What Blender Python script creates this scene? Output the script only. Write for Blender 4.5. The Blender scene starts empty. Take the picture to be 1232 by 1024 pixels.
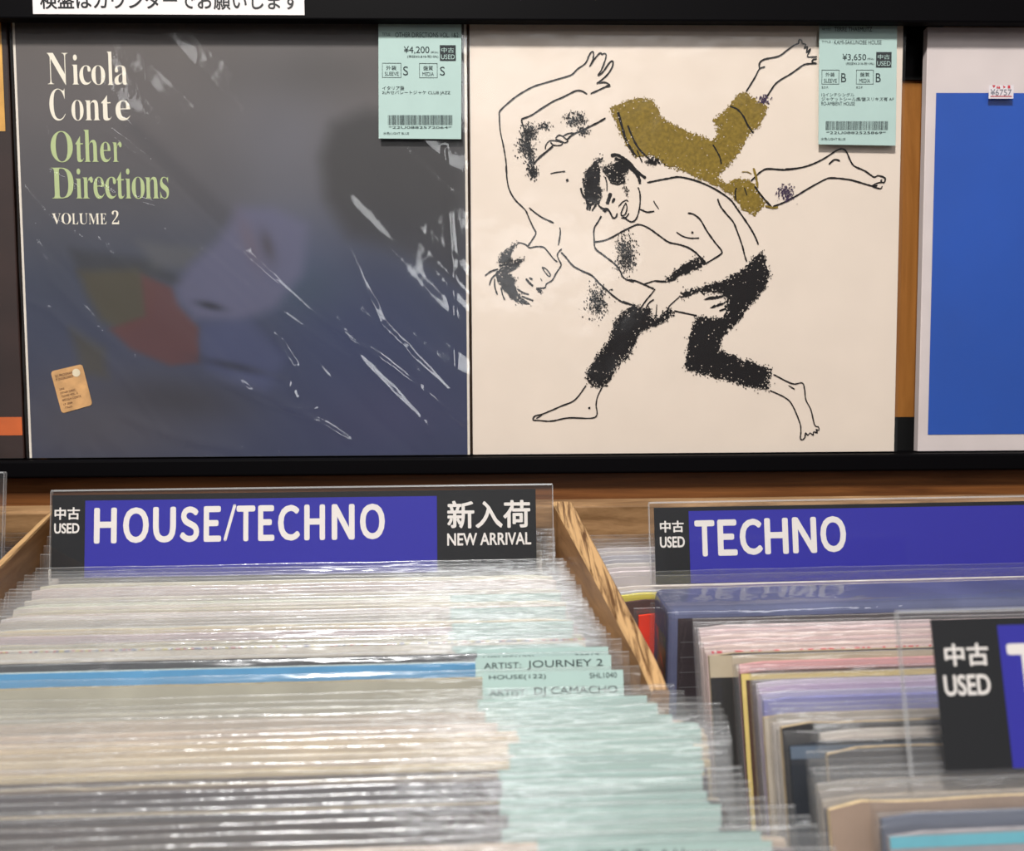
import bpy, bmesh, math, random
from mathutils import Vector, Matrix, noise
from mathutils.geometry import tessellate_polygon

random.seed(7)
SC = bpy.context.scene
COL = SC.collection

# ------------------------------------------------------------------ camera
F_PX, CX, CY = 1025.0, 616.0, 512.0
LEAN = math.radians(8.5)                  # the display covers lean back this much
PITCH = math.radians(3.501) + LEAN
YAW, ROLL = math.radians(1.351), math.radians(0.118)
CAM = Vector((0.0, 0.0, 1.10))
FW = Vector((math.sin(YAW) * math.cos(PITCH), math.cos(YAW) * math.cos(PITCH), -math.sin(PITCH)))
_r0 = Vector((math.cos(YAW), -math.sin(YAW), 0.0))
_d0 = FW.cross(_r0)
RT = math.cos(ROLL) * _r0 + math.sin(ROLL) * _d0
DN = -math.sin(ROLL) * _r0 + math.cos(ROLL) * _d0
cd = bpy.data.cameras.new('camera')
cam = bpy.data.objects.new('camera', cd)
COL.objects.link(cam)
cam.matrix_world = Matrix((
    (RT.x, -DN.x, -FW.x, CAM.x), (RT.y, -DN.y, -FW.y, CAM.y),
    (RT.z, -DN.z, -FW.z, CAM.z), (0, 0, 0, 1)))
cd.sensor_width = 36.0
cd.lens = 36.0 * F_PX / 1232.0
cd.clip_start = 0.01
cd.dof.use_dof = True
cd.dof.focus_distance = 0.57
cd.dof.aperture_fstop = 9.0
SC.camera = cam

# ------------------------------------------------------------------ light
SC.view_settings.view_transform = 'Standard'
SC.view_settings.look = 'None'
SC.view_settings.gamma = 1.0
SC.view_settings.exposure = -0.90
SC.cycles.transparent_max_bounces = 48
SC.cycles.max_bounces = 10
world = bpy.data.worlds.new('store_ambience')
SC.world = world
world.use_nodes = True
bg = world.node_tree.nodes['Background']
_tc = world.node_tree.nodes.new('ShaderNodeTexCoord')
_sp = world.node_tree.nodes.new('ShaderNodeSeparateXYZ')
_cr = world.node_tree.nodes.new('ShaderNodeValToRGB')
for _p, _c in ((0.0, (0.16, 0.14, 0.14)), (0.45, (0.20, 0.195, 0.21)), (0.56, (0.36, 0.355, 0.40)), (0.72, (0.62, 0.61, 0.63)), (1.0, (0.80, 0.80, 0.82))):
    _e = _cr.color_ramp.elements.new(_p)
    _e.color = _c + (1,)
_cr.color_ramp.elements.remove(_cr.color_ramp.elements[0])
_mr = world.node_tree.nodes.new('ShaderNodeMapRange')
_mr.inputs['From Min'].default_value = -1.0
world.node_tree.links.new(_tc.outputs['Generated'], _sp.inputs[0])
world.node_tree.links.new(_sp.outputs['Z'], _mr.inputs['Value'])
world.node_tree.links.new(_mr.outputs[0], _cr.inputs[0])
world.node_tree.links.new(_cr.outputs[0], bg.inputs[0])
bg.inputs[1].default_value = 0.42

def lamp(name, loc, target, sx, sy, power, col=(1, 1, 1)):
    l = bpy.data.lights.new(name, 'AREA')
    l.shape = 'RECTANGLE'
    l.size, l.size_y, l.energy, l.color = sx, sy, power, col
    o = bpy.data.objects.new(name, l)
    COL.objects.link(o)
    o.location = loc
    o.rotation_euler = (Vector(target) - Vector(loc)).to_track_quat('-Z', 'Y').to_euler()
    return o

lamp('track_spotlight', (-0.35, -0.55, 2.55), (0.0, 0.5, 1.0), 0.18, 0.18, 84, (1.0, 0.97, 0.92))
lamp('added_fill_lamp', (0.9, -1.6, 2.7), (0.2, 0.4, 0.9), 1.2, 0.3, 13, (1.0, 0.97, 0.93))  # unseen soft fill added from the right, behind the camera
lamp('added_fill_lamp', (-2.1, -0.5, 2.7), (0.0, 0.4, 0.9), 0.3, 1.2, 10, (1.0, 0.97, 0.95))  # unseen soft fill added from the left
lamp('added_streak_lamp', (-1.45, -2.4, 2.75), (-0.2, 0.5, 1.1), 0.20, 0.14, 0.8, (1.0, 0.98, 0.96))  # unseen, added to draw bright streaks on the crinkled cover film
lamp('added_low_glare_lamp', (0.20, -2.6, 2.00), (0.0, 0.5, 0.9), 0.70, 0.26, 10, (1.0, 0.99, 0.97))  # unseen, added behind the camera for glare on the binned sleeves
lamp('added_high_glare_lamp', (0.08, -2.6, 2.82), (0.0, 0.5, 0.9), 0.75, 0.36, 11, (1.0, 0.99, 0.97))  # unseen, added higher up for glare on the sleeve tops

# ------------------------------------------------------------------ helpers
def lin(c):
    out = []
    for v in c[:3]:
        v = v / 255.0
        out.append(v / 12.92 if v <= 0.04045 else ((v + 0.055) / 1.055) ** 2.4)
    return tuple(out)

def ray(px, py):
    return FW + RT * ((px - CX) / F_PX) + DN * ((py - CY) / F_PX)

def at(px, py, depth):
    return CAM + ray(px, py) * depth

def lean_matrix(origin, lean, yaw):
    return Matrix.Translation(origin) @ Matrix.Rotation(yaw, 4, 'Z') @ Matrix.Rotation(-lean, 4, 'X')

class Frame:
    """A leaning sheet: local x right, z up the sheet, -y towards the shop."""
    def __init__(self, m):
        self.m = m
        self.inv = m.inverted()
    def uv(self, px, py, off=0.0):
        o = self.inv @ CAM
        d = self.inv.to_3x3() @ ray(px, py)
        t = (-off - o.y) / d.y
        p = o + d * t
        return (p.x, p.z)

def empty(name, m, label=None, cat=None, group=None):
    o = bpy.data.objects.new(name, None)
    o.empty_display_size = 0.02
    COL.objects.link(o)
    o.matrix_world = m
    if label: o['label'] = label
    if cat: o['category'] = cat
    if group: o['group'] = group
    return o

def mesh_obj(name, verts, faces, mats, parent=None, smooth=False, mi=None):
    me = bpy.data.meshes.new(name)
    me.from_pydata([tuple(v) for v in verts], [], faces)
    if not isinstance(mats, (list, tuple)):
        mats = [mats]
    for m in mats:
        me.materials.append(m)
    if mi:
        me.polygons.foreach_set('material_index', mi)
    if smooth:
        me.polygons.foreach_set('use_smooth', [True] * len(me.polygons))
    me.update()
    o = bpy.data.objects.new(name, me)
    COL.objects.link(o)
    if parent is not None:
        o.parent = parent
    return o

class MB:
    def __init__(self):
        self.v, self.f, self.mi = [], [], []
    def quad(self, a, b, c, d, m=0):
        n = len(self.v)
        self.v += [a, b, c, d]
        self.f.append((n, n + 1, n + 2, n + 3)); self.mi.append(m)
    def poly(self, pts, m=0):
        n = len(self.v)
        self.v += pts
        self.f.append(tuple(range(n, n + len(pts)))); self.mi.append(m)
    def box(self, x0, x1, y0, y1, z0, z1, m=0):
        n = len(self.v)
        self.v += [(x0, y0, z0), (x1, y0, z0), (x1, y1, z0), (x0, y1, z0),
                   (x0, y0, z1), (x1, y0, z1), (x1, y1, z1), (x0, y1, z1)]
        for f in ((0, 3, 2, 1), (4, 5, 6, 7), (0, 1, 5, 4), (1, 2, 6, 5), (2, 3, 7, 6), (3, 0, 4, 7)):
            self.f.append(tuple(n + i for i in f)); self.mi.append(m)
    def build(self, name, mats, parent=None, smooth=False):
        return mesh_obj(name, self.v, self.f, mats, parent, smooth, self.mi)

def bevel(o, w, seg=2):
    b = o.modifiers.new('edge', 'BEVEL')
    b.width, b.segments, b.limit_method = w, seg, 'ANGLE'
    return o

# ------------------------------------------------------------------ materials
def new_mat(name):
    m = bpy.data.materials.new(name)
    m.use_nodes = True
    nt = m.node_tree
    return m, nt, nt.nodes['Principled BSDF']

_mc = {}
def plain(name, rgb, rough=0.6, spec=0.4, var=0.06, scale=60.0, metal=0.0):
    key = (name, tuple(rgb), rough)
    if key in _mc:
        return _mc[key]
    m, nt, b = new_mat(name)
    c = lin(rgb)
    if var > 0:
        tc = nt.nodes.new('ShaderNodeTexCoord')
        n = nt.nodes.new('ShaderNodeTexNoise')
        n.inputs['Scale'].default_value = scale
        n.inputs['Detail'].default_value = 4
        nt.links.new(tc.outputs['Object'], n.inputs['Vector'])
        r = nt.nodes.new('ShaderNodeValToRGB')
        r.color_ramp.elements[0].position = 0.3
        r.color_ramp.elements[1].position = 0.7
        r.color_ramp.elements[0].color = tuple(max(0, v * (1 - 2 * var)) for v in c) + (1,)
        r.color_ramp.elements[1].color = tuple(min(1, v * (1 + 2 * var)) for v in c) + (1,)
        nt.links.new(n.outputs['Fac'], r.inputs['Fac'])
        nt.links.new(r.outputs['Color'], b.inputs['Base Color'])
    else:
        b.inputs['Base Color'].default_value = c + (1,)
    b.inputs['Roughness'].default_value = rough
    b.inputs['Specular IOR Level'].default_value = spec
    b.inputs['Metallic'].default_value = metal
    _mc[key] = m
    return m

def wood(name, dark, light, stretch=(1.2, 14, 14), scale=9.0, rough=0.45, lo=0.35, hi=0.65, spec=0.3):
    m, nt, b = new_mat(name)
    tc = nt.nodes.new('ShaderNodeTexCoord')
    mp = nt.nodes.new('ShaderNodeMapping')
    mp.inputs['Scale'].default_value = stretch
    n = nt.nodes.new('ShaderNodeTexNoise')
    n.inputs['Scale'].default_value = scale
    n.inputs['Detail'].default_value = 8
    n.inputs['Roughness'].default_value = 0.62
    n.inputs['Distortion'].default_value = 0.6
    r = nt.nodes.new('ShaderNodeValToRGB')
    r.color_ramp.elements[0].position, r.color_ramp.elements[1].position = lo, hi
    r.color_ramp.elements[0].color = lin(dark) + (1,)
    r.color_ramp.elements[1].color = lin(light) + (1,)
    nt.links.new(tc.outputs['Object'], mp.inputs['Vector'])
    nt.links.new(mp.outputs['Vector'], n.inputs['Vector'])
    nt.links.new(n.outputs['Fac'], r.inputs['Fac'])
    nt.links.new(r.outputs['Color'], b.inputs['Base Color'])
    bp = nt.nodes.new('ShaderNodeBump')
    bp.inputs['Strength'].default_value = 0.15
    bp.inputs['Distance'].default_value = 0.001
    nt.links.new(n.outputs['Fac'], bp.inputs['Height'])
    nt.links.new(bp.outputs['Normal'], b.inputs['Normal'])
    b.inputs['Roughness'].default_value = rough
    b.inputs['Specular IOR Level'].default_value = spec
    return m

def film(name, haze=0.05, refl=0.06, edge=0.5, rough=0.07, bump=0.35, scale=35.0, stretch=(1, 1, 1), rot=0.0, tint=(1, 1, 1)):
    """clear plastic: see-through, a little milky, mirror-like at its creases"""
    m = bpy.data.materials.new(name)
    m.use_nodes = True
    nt = m.node_tree
    nt.nodes.clear()
    out = nt.nodes.new('ShaderNodeOutputMaterial')
    tr = nt.nodes.new('ShaderNodeBsdfTransparent')
    tr.inputs[0].default_value = tuple(0.985 * t for t in tint) + (1,)
    df = nt.nodes.new('ShaderNodeBsdfDiffuse')
    df.inputs[0].default_value = (0.86, 0.87, 0.88, 1)
    gl = nt.nodes.new('ShaderNodeBsdfGlossy')
    gl.inputs['Roughness'].default_value = rough
    gl.inputs[0].default_value = (0.95, 0.97, 1.0, 1)
    lw = nt.nodes.new('ShaderNodeLayerWeight')
    lw.inputs['Blend'].default_value = 0.3
    mr = nt.nodes.new('ShaderNodeMapRange')
    mr.inputs['To Min'].default_value = refl
    mr.inputs['To Max'].default_value = edge
    nt.links.new(lw.outputs['Facing'], mr.inputs['Value'])
    pw = nt.nodes.new('ShaderNodeMath'); pw.operation = 'POWER'; pw.inputs[1].default_value = 3.0
    nt.links.new(lw.outputs['Facing'], pw.inputs[0])
    nt.links.new(pw.outputs[0], mr.inputs['Value'])
    m1 = nt.nodes.new('ShaderNodeMixShader'); m1.inputs[0].default_value = haze
    m2 = nt.nodes.new('ShaderNodeMixShader')
    nt.links.new(tr.outputs[0], m1.inputs[1]); nt.links.new(df.outputs[0], m1.inputs[2])
    nt.links.new(mr.outputs[0], m2.inputs[0])
    nt.links.new(m1.outputs[0], m2.inputs[1]); nt.links.new(gl.outputs[0], m2.inputs[2])
    nt.links.new(m2.outputs[0], out.inputs[0])
    if bump > 0:
        tc = nt.nodes.new('ShaderNodeNewGeometry')
        mp = nt.nodes.new('ShaderNodeMapping')
        mp.inputs['Scale'].default_value = stretch
        mp.inputs['Rotation'].default_value = (0, rot, 0)
        n = nt.nodes.new('ShaderNodeTexNoise')
        n.inputs['Scale'].default_value = scale
        n.inputs['Detail'].default_value = 3
        bp = nt.nodes.new('ShaderNodeBump')
        bp.inputs['Strength'].default_value = bump
        bp.inputs['Distance'].default_value = 0.004
        nt.links.new(tc.outputs['Position'], mp.inputs['Vector'])
        nt.links.new(mp.outputs['Vector'], n.inputs['Vector'])
        nt.links.new(n.outputs['Fac'], bp.inputs['Height'])
        nt.links.new(bp.outputs['Normal'], gl.inputs['Normal'])
    return m

M_BLACK = plain('black_lacquer', (9, 8, 10), 0.5, 0.04, 0.0)
M_GAP = plain('black_paint', (10, 10, 11), 0.7, 0.2, 0.0)
M_WALLWOOD = wood('tan_veneer', (136, 86, 36), (166, 110, 52), (14, 14, 1.5), 5)
M_FASCIA = wood('brown_veneer', (92, 54, 26), (132, 82, 42), (1.0, 10, 22), 7)
M_RAIL = wood('oak_rail', (122, 90, 58), (176, 138, 98), (1.5, 10, 9), 12)
M_OAK = wood('oak_edge_grain', (92, 60, 32), (200, 160, 112), (60, 0.9, 24), 7, 0.5, 0.36, 0.54)
M_OAKFACE = wood('oak_face', (128, 88, 52), (176, 132, 88), (9, 1.2, 9), 8)
M_PAPER = plain("cream_board", (224, 209, 195), 0.75, 0.15, 0.012, 25)
M_INK = plain('black_ink', (16, 11, 12), 0.8, 0.1, 0.0)
M_PURPLE = plain('violet_ink', (66, 48, 78), 0.8, 0.1, 0.0)
M_OLIVE = plain('olive_ink', (126, 104, 36), 0.8, 0.1, 0.14, 420)
M_WHITE = plain('white_print', (228, 222, 218), 0.6, 0.2, 0.0)
M_CREAMTXT = plain('cream_print', (232, 224, 208), 0.6, 0.2, 0.0)
M_GREENTXT = plain('pale_green_print', (176, 190, 138), 0.6, 0.2, 0.0)
M_TAG = plain('pale_aqua_paper', (172, 196, 191), 0.7, 0.2, 0.015, 40)
M_TAGINK = plain('tag_ink', (52, 60, 62), 0.8, 0.1, 0.0)
M_TAGDARK = plain('tag_black_box', (58, 62, 64), 0.8, 0.1, 0.0)
M_SIGNBLACK = plain('sign_black_card', (15, 16, 20), 0.5, 0.3, 0.0)
M_SIGNBLUE = plain('sign_blue_card', (43, 40, 156), 0.5, 0.3, 0.0)
M_FILM = film('clear_sleeve_plastic', 0.022, 0.045, 0.5, 0.13, 0.5, 60, (0.22, 1, 1.6))
M_RIM = film('sleeve_plastic_rim', 0.12, 0.14, 0.7, 0.22, 0.25, 90)
M_RIMFAINT = film('sleeve_plastic_faint_rim', 0.04, 0.06, 0.5, 0.3, 0.2, 70)
M_SHRINK = film('shrink_wrap', 0.02, 0.06, 0.9, 0.05, 0.35, 45, (0.6, 1, 1.2), 0.6)
M_COVERFILM = film('cover_film', 0.02, 0.038, 0.5, 0.07, 0.12, 40, (1, 1, 0.5), 0.8)
M_TIGHTFILM = film('tight_cover_film', 0.012, 0.02, 0.35, 0.16, 0.22, 26)
M_ACRYL = film('clear_acrylic', 0.008, 0.02, 0.5, 0.04, 0.0, 8)
M_ACRYLEDGE = film('acrylic_edge', 0.22, 0.10, 0.6, 0.2, 0.0)

# ------------------------------------------------------------------ lettering
_tc = {}
def glyphs(s):
    if s in _tc:
        return _tc[s]
    c = bpy.data.curves.new('lettering', 'FONT')
    c.body = s
    c.size = 1.0
    if ord(s[0]) > 0x1D3FF: c.offset = -0.009
    c.resolution_u = 4
    o = bpy.data.objects.new('lettering', c)
    COL.objects.link(o)
    me = bpy.data.meshes.new_from_object(o)
    vs = [(v.co.x, v.co.y) for v in me.vertices]
    fs = [tuple(p.vertices) for p in me.polygons]
    bpy.data.objects.remove(o); bpy.data.curves.remove(c); bpy.data.meshes.remove(me)
    x0 = min(v[0] for v in vs); x1 = max(v[0] for v in vs)
    y0 = min(v[1] for v in vs); y1 = max(v[1] for v in vs)
    _tc[s] = (vs, fs, x0, x1, y0, y1)
    return _tc[s]

def serif(s):
    out = ''
    for ch in s:
        if 'A' <= ch <= 'Z': out += chr(0x1D400 + ord(ch) - 65)
        elif 'a' <= ch <= 'z': out += chr(0x1D41A + ord(ch) - 97)
        elif '0' <= ch <= '9': out += chr(0x1D7CE + ord(ch) - 48)
        else: out += ch
    return out

def wide(s):
    return ''.join(chr(0xFF00 + ord(ch) - 32) if 33 <= ord(ch) <= 126 else ch for ch in s)

def put_text(mb, s, rect, off, bold=0.0, m=0):
    """lay the string into rect=(u0,v0,u1,v1) of a sheet, off metres in front of it"""
    vs, fs, x0, x1, y0, y1 = glyphs(s)
    u0, v0, u1, v1 = rect
    sx, sy = (u1 - u0 - 2 * bold) / max(1e-6, x1 - x0), (v1 - v0 - 2 * bold) / max(1e-6, y1 - y0)
    shifts = [(0, 0)]
    if bold > 0:
        shifts += [(bold * math.cos(a * math.pi / 4), bold * math.sin(a * math.pi / 4)) for a in range(8)]
    for k, (du, dv) in enumerate(shifts):
        n = len(mb.v)
        mb.v += [(u0 + bold + (x - x0) * sx + du, -off - 1e-6 * k, v0 + bold + (y - y0) * sy + dv) for x, y in vs]
        mb.f += [tuple(n + i for i in f) for f in fs]
        mb.mi += [m] * len(fs)

def rect_px(fr, x0, y0, x1, y1, off=0.0):
    a, b = fr.uv(x0, y1, off), fr.uv(x1, y0, off)
    c, d = fr.uv(x1, y1, off), fr.uv(x0, y0, off)
    return ((a[0] + d[0]) / 2, (a[1] + c[1]) / 2, (b[0] + c[0]) / 2, (b[1] + d[1]) / 2)

# ------------------------------------------------------------------ display rack
# the plane of the record covers on show
_D, _ZT, _H = 0.62794, 0.25124, 0.31100
def tilt(D, Z):
    return (D * math.cos(LEAN) + Z * math.sin(LEAN), Z * math.cos(LEAN) - D * math.sin(LEAN))
_yb, _zb = tilt(_D, _ZT - _H)
BASE_Y, BASE_Z = _yb, CAM.z + _zb
def cover_frame(xc):
    return Frame(lean_matrix(Vector((xc, BASE_Y, BASE_Z)), LEAN, 0.0))
RACK = cover_frame(0.0)
def rv(py, off, px=616):
    return RACK.uv(px, py, off)[1]

rack = empty('display_rack', RACK.m, 'black edged wooden wall rack holding the record covers on show', 'rack')
b = MB(); b.box(-0.75, 0.75, 0.022, 0.034, -0.09, 0.46)
b.build('back_panel', M_WALLWOOD, rack)
b = MB(); b.box(-0.75, 0.75, -0.016, -0.0075, rv(24.5, 0.016), 0.33); b.box(-0.75, 0.75, -0.016, 0.022, 0.33, 0.46)
bevel(b.build('top_rail', M_BLACK, rack), 0.0012)
lz1, lz0 = -0.0012, rv(570.5, 0.010)
b = MB(); b.box(-0.75, 0.75, -0.010, 0.022, lz0, lz1)
bevel(b.build('ledge', M_BLACK, rack), 0.0016, 3)
b = MB(); b.box(-0.75, 0.75, 0.004, 0.021, -0.085, lz0 - 0.0003)
b.build('fascia_board', M_FASCIA, rack)
g0 = RACK.uv(1062, 96, -0.020); g1 = RACK.uv(1135, 28, -0.020)
b = MB(); b.box(g0[0], g1[0], 0.0195, 0.0218, g0[1], g1[1] + 0.03)
b.build('upper_bracket', M_GAP, rack)
g0 = RACK.uv(1060, 552, -0.020); g1 = RACK.uv(1135, 501.5, -0.020)
b = MB(); b.box(g0[0], g1[0], 0.0195, 0.0218, lz1, g1[1])
b.build('lower_bracket', M_GAP, rack)

# notice strip on the top rail
nr = rect_px(RACK, 39, -24, 366, 17.5, 0.0166)
notice = empty('notice_strip', RACK.m @ Matrix.Translation(((nr[0] + nr[2]) / 2, -0.0162, nr[1])),
               'white paper strip with black Japanese lettering stuck on the black top rail', 'notice')
nw = (nr[2] - nr[0]) / 2
b = MB(); b.box(-nw, nw, -0.0004, 0.0, 0, nr[3] - nr[1])
b.build('paper_strip', plain('notice_paper', (226, 220, 220), 0.6, 0.3, 0.0), notice)
NF = Frame(notice.matrix_world.copy())
b = MB(); put_text(b, '検盤はカウンターでお願いします', rect_px(NF, 48, -11, 359, 11.5, 0.0006), 0.0006, 0.00018)
b.build('lettering', M_SIGNBLACK, notice)

# ------------------------------------------------------------------ cover helpers
def cover_root(px_l, px_r, label, kind='record_cover'):
    a = RACK.uv(px_l, 545)[0]; c = RACK.uv(px_r, 545)[0]
    fr = cover_frame((a + c) / 2)
    e = empty(kind, fr.m, label, 'record', 'record covers standing on the display ledge')
    return e, fr, (c - a) / 2

def sheet_grid(nx, nz, hw, h, fy, name, mat, parent, fcol=None):
    vs, fs = [], []
    for j in range(nz + 1):
        for i in range(nx + 1):
            u = -hw + 2 * hw * i / nx; v = h * j / nz
            vs.append((u, fy(u, v), v))
    for j in range(nz):
        for i in range(nx):
            k = j * (nx + 1) + i
            fs.append((k, k + 1, k + nx + 2, k + nx + 1))
    o = mesh_obj(name, vs, fs, mat, parent, True)
    if fcol:
        at_ = o.data.color_attributes.new('print', 'FLOAT_COLOR', 'POINT')
        buf = []
        for v in vs:
            buf += list(fcol(v[0], v[2])) + [1.0]
        at_.data.foreach_set('color', buf)
    return o

def to_px(fr, u, v):
    p = fr.m @ Vector((u, 0, v)) - CAM
    z = p.dot(FW)
    return CX + F_PX * p.dot(RT) / z, CY + F_PX * p.dot(DN) / z

def seg_dist(x, y, pts):
    best = 1e9
    for (ax, ay), (bx, by) in zip(pts[:-1], pts[1:]):
        dx, dy = bx - ax, by - ay
        t = max(0, min(1, ((x - ax) * dx + (y - ay) * dy) / max(1e-9, dx * dx + dy * dy)))
        d = math.hypot(x - ax - t * dx, y - ay - t * dy)
        if d < best: best = d
    return best

def inside(x, y, poly):
    c = False
    j = len(poly) - 1
    for i in range(len(poly)):
        if (poly[i][1] > y) != (poly[j][1] > y) and \
           x < (poly[j][0] - poly[i][0]) * (y - poly[i][1]) / (poly[j][1] - poly[i][1]) + poly[i][0]:
            c = not c
        j = i
    return c

def soft(x, y, poly, blur):
    d = seg_dist(x, y, poly + [poly[0]])
    s = d if inside(x, y, poly) else -d
    t = max(0.0, min(1.0, 0.5 + s / (2 * blur)))
    return t * t * (3 - 2 * t)

def ell(x, y, cx, cy, rx, ry, rot=0.0):
    c, s = math.cos(rot), math.sin(rot)
    dx, dy = x - cx, y - cy
    a, b_ = (dx * c + dy * s) / rx, (-dx * s + dy * c) / ry
    return math.exp(-(a * a + b_ * b_))

# ------------------------------------------------------------------ dark portrait cover
c1, F1, hw1 = cover_root(35.5, 565.5, 'dark blue grey record cover with a close-up face, headed Other Directions, on the ledge')
H1 = 0.313
b = MB(); b.box(-hw1, hw1, 0.0, 0.0045, 0, H1)
b.build('sleeve', plain('cream_spine_board', (222, 212, 200), 0.6, 0.2, 0.03), c1)

def face_print(u, v):
    x, y = to_px(F1, u, v)
    stops = [(20, (92, 85, 82)), (130, (88, 83, 84)), (230, (75, 73, 78)), (330, (54, 59, 76)), (430, (46, 53, 78)), (550, (44, 51, 82))]
    col = stops[0][1]
    for (ya, ca), (yb, cb) in zip(stops[:-1], stops[1:]):
        if ya <= y <= yb:
            t = (y - ya) / (yb - ya)
            col = tuple(p + (q - p) * t for p, q in zip(ca, cb))
    if y > 550: col = stops[-1][1]
    def mix(c, w):
        nonlocal col
        col = tuple(p + (q - p) * w for p, q in zip(col, c))
    mix((70, 67, 74), 0.85 * ell(x, y, 120, 510, 170, 80))  # hazy film reflection at lower left, painted into the print colour
    mix((90, 89, 98), 0.8 * ell(x, y, 345, 190, 75, 110))
    mix((76, 82, 108), 0.6 * ell(x, y, 350, 310, 70, 60))
    mix((46, 44, 46), 0.92 * soft(x, y, [(400, 150), (440, 132), (560, 150), (560, 345), (520, 325), (470, 300), (420, 285), (392, 240), (386, 190)], 16))
    mix((62, 58, 58), 0.6 * ell(x, y, 400, 85, 110, 35))
    mix((52, 50, 56), 0.35 * soft(x, y, [(150, 150), (165, 150), (345, 318), (330, 330), (240, 250)], 9))
    mix((38, 48, 86), 0.7 * ell(x, y, 440, 400, 130, 95))
    mix((44, 62, 80), 0.5 * ell(x, y, 365, 345, 50, 35))
    mix((56, 54, 88), 0.5 * ell(x, y, 470, 500, 90, 50))
    mix((44, 46, 52), 0.8 * soft(x, y, [(85, 300), (180, 312), (240, 350), (165, 330), (95, 330)], 9))
    mix((82, 82, 84), 0.6 * soft(x, y, [(165, 290), (215, 295), (245, 300), (225, 325), (185, 322)], 10))
    mix((66, 60, 44), 0.85 * soft(x, y, [(95, 326), (165, 324), (190, 346), (180, 385), (150, 402), (122, 385), (104, 352)], 9))
    mix((66, 60, 44), 0.6 * soft(x, y, [(85, 395), (125, 420), (130, 455), (100, 450)], 10))
    mix((80, 46, 48), 0.9 * soft(x, y, [(170, 330), (207, 346), (216, 368), (240, 395), (240, 436), (205, 440), (158, 420), (132, 396), (175, 380)], 5))
    mix((84, 84, 110), 0.85 * soft(x, y, [(287, 250), (262, 290), (229, 318), (211, 345), (214, 362), (234, 384), (285, 388), (330, 372), (365, 330), (370, 270), (330, 250)], 11))
    mix((58, 64, 98), 0.75 * soft(x, y, [(243, 388), (300, 385), (345, 430), (320, 470), (250, 445), (240, 410)], 10))
    mix((30, 32, 46), 0.95 * ell(x, y, 253, 368, 16, 4.5, 0.25))
    mix((30, 34, 54), 0.85 * ell(x, y, 282, 441, 40, 5, 0.22))
    mix((66, 72, 104), 0.55 * ell(x, y, 300, 458, 36, 9, 0.15))
    mix((44, 42, 50), 0.7 * ell(x, y, 215, 480, 75, 24, 0.1))
    mix((92, 76, 84), 0.4 * ell(x, y, 300, 290, 10, 34, -0.35))
    mix((46, 40, 44), 0.5 * ell(x, y, 322, 296, 8, 20, -0.3))
    g = 1.0 + 0.05 * noise.noise((x * 0.02, y * 0.02, 1.7))
    return tuple(c * g for c in lin(col))

m_face, nt, bs = new_mat('portrait_print')
ca = nt.nodes.new('ShaderNodeVertexColor'); ca.layer_name = 'print'
nt.links.new(ca.outputs['Color'], bs.inputs['Base Color'])
bs.inputs['Roughness'].default_value = 0.55
bs.inputs['Specular IOR Level'].default_value = 0.25
sheet_grid(170, 170, hw1 - 0.0018, H1, lambda u, v: -0.0003, 'cover_print', m_face, c1, face_print)

b = MB()
for s, x0, y0, x1, y1 in (('N', 57.5, 64, 82.5, 102.5), ('i', 87, 66, 95, 102), ('c', 96, 79, 110, 102.5), ('o', 110.5, 79, 127, 102.5),
                          ('l', 129.5, 62.5, 136.5, 102.5), ('a', 138, 79, 154, 102.5),
                          ('C', 60, 107, 79, 145.5), ('o', 86.5, 120.5, 101, 145.5), ('n', 103, 120.5, 120.5, 145), ('t', 122.5, 115, 134.5, 145.5), ('e', 139.5, 121, 157, 145.5)):
    put_text(b, serif(s), rect_px(F1, x0, y0, x1, y1), 0.0006)
b.build('white_title', M_CREAMTXT, c1)
b = MB()
for s, x0, y0, x1, y1 in (('O', 61.5, 158, 88, 195.5), ('t', 91.5, 164, 101, 195.5), ('h', 101.5, 156.5, 118.5, 195), ('e', 121, 171, 133.5, 195.5), ('r', 136, 171, 147, 195),
                          ('D', 62.5, 202, 89, 239), ('i', 91.5, 203, 99, 239), ('r', 100, 213, 112.5, 239), ('e', 113, 213, 126, 239.5), ('c', 127, 213, 140.5, 239.5),
                          ('t', 141, 207, 150, 239.5), ('i', 151, 203, 158, 239), ('o', 159, 213, 174.5, 239.5), ('n', 175, 213, 191.5, 239), ('s', 193, 213, 203.5, 239.5)):
    put_text(b, serif(s), rect_px(F1, x0, y0, x1, y1), 0.0006)
b.build('green_title', M_GREENTXT, c1)
b = MB()
for s, x0, y0, x1, y1 in (('V', 63, 257, 74, 270), ('O', 74.5, 256.5, 86, 270), ('L', 87, 257, 94.5, 270), ('U', 95.5, 257, 106, 270), ('M', 107, 257, 120, 270),
                          ('E', 121, 257, 128.5, 270), ('2', 135, 253.5, 143.5, 270)):
    put_text(b, serif(s), rect_px(F1, x0, y0, x1, y1), 0.0006)
b.build('volume_line', M_CREAMTXT, c1)

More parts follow.
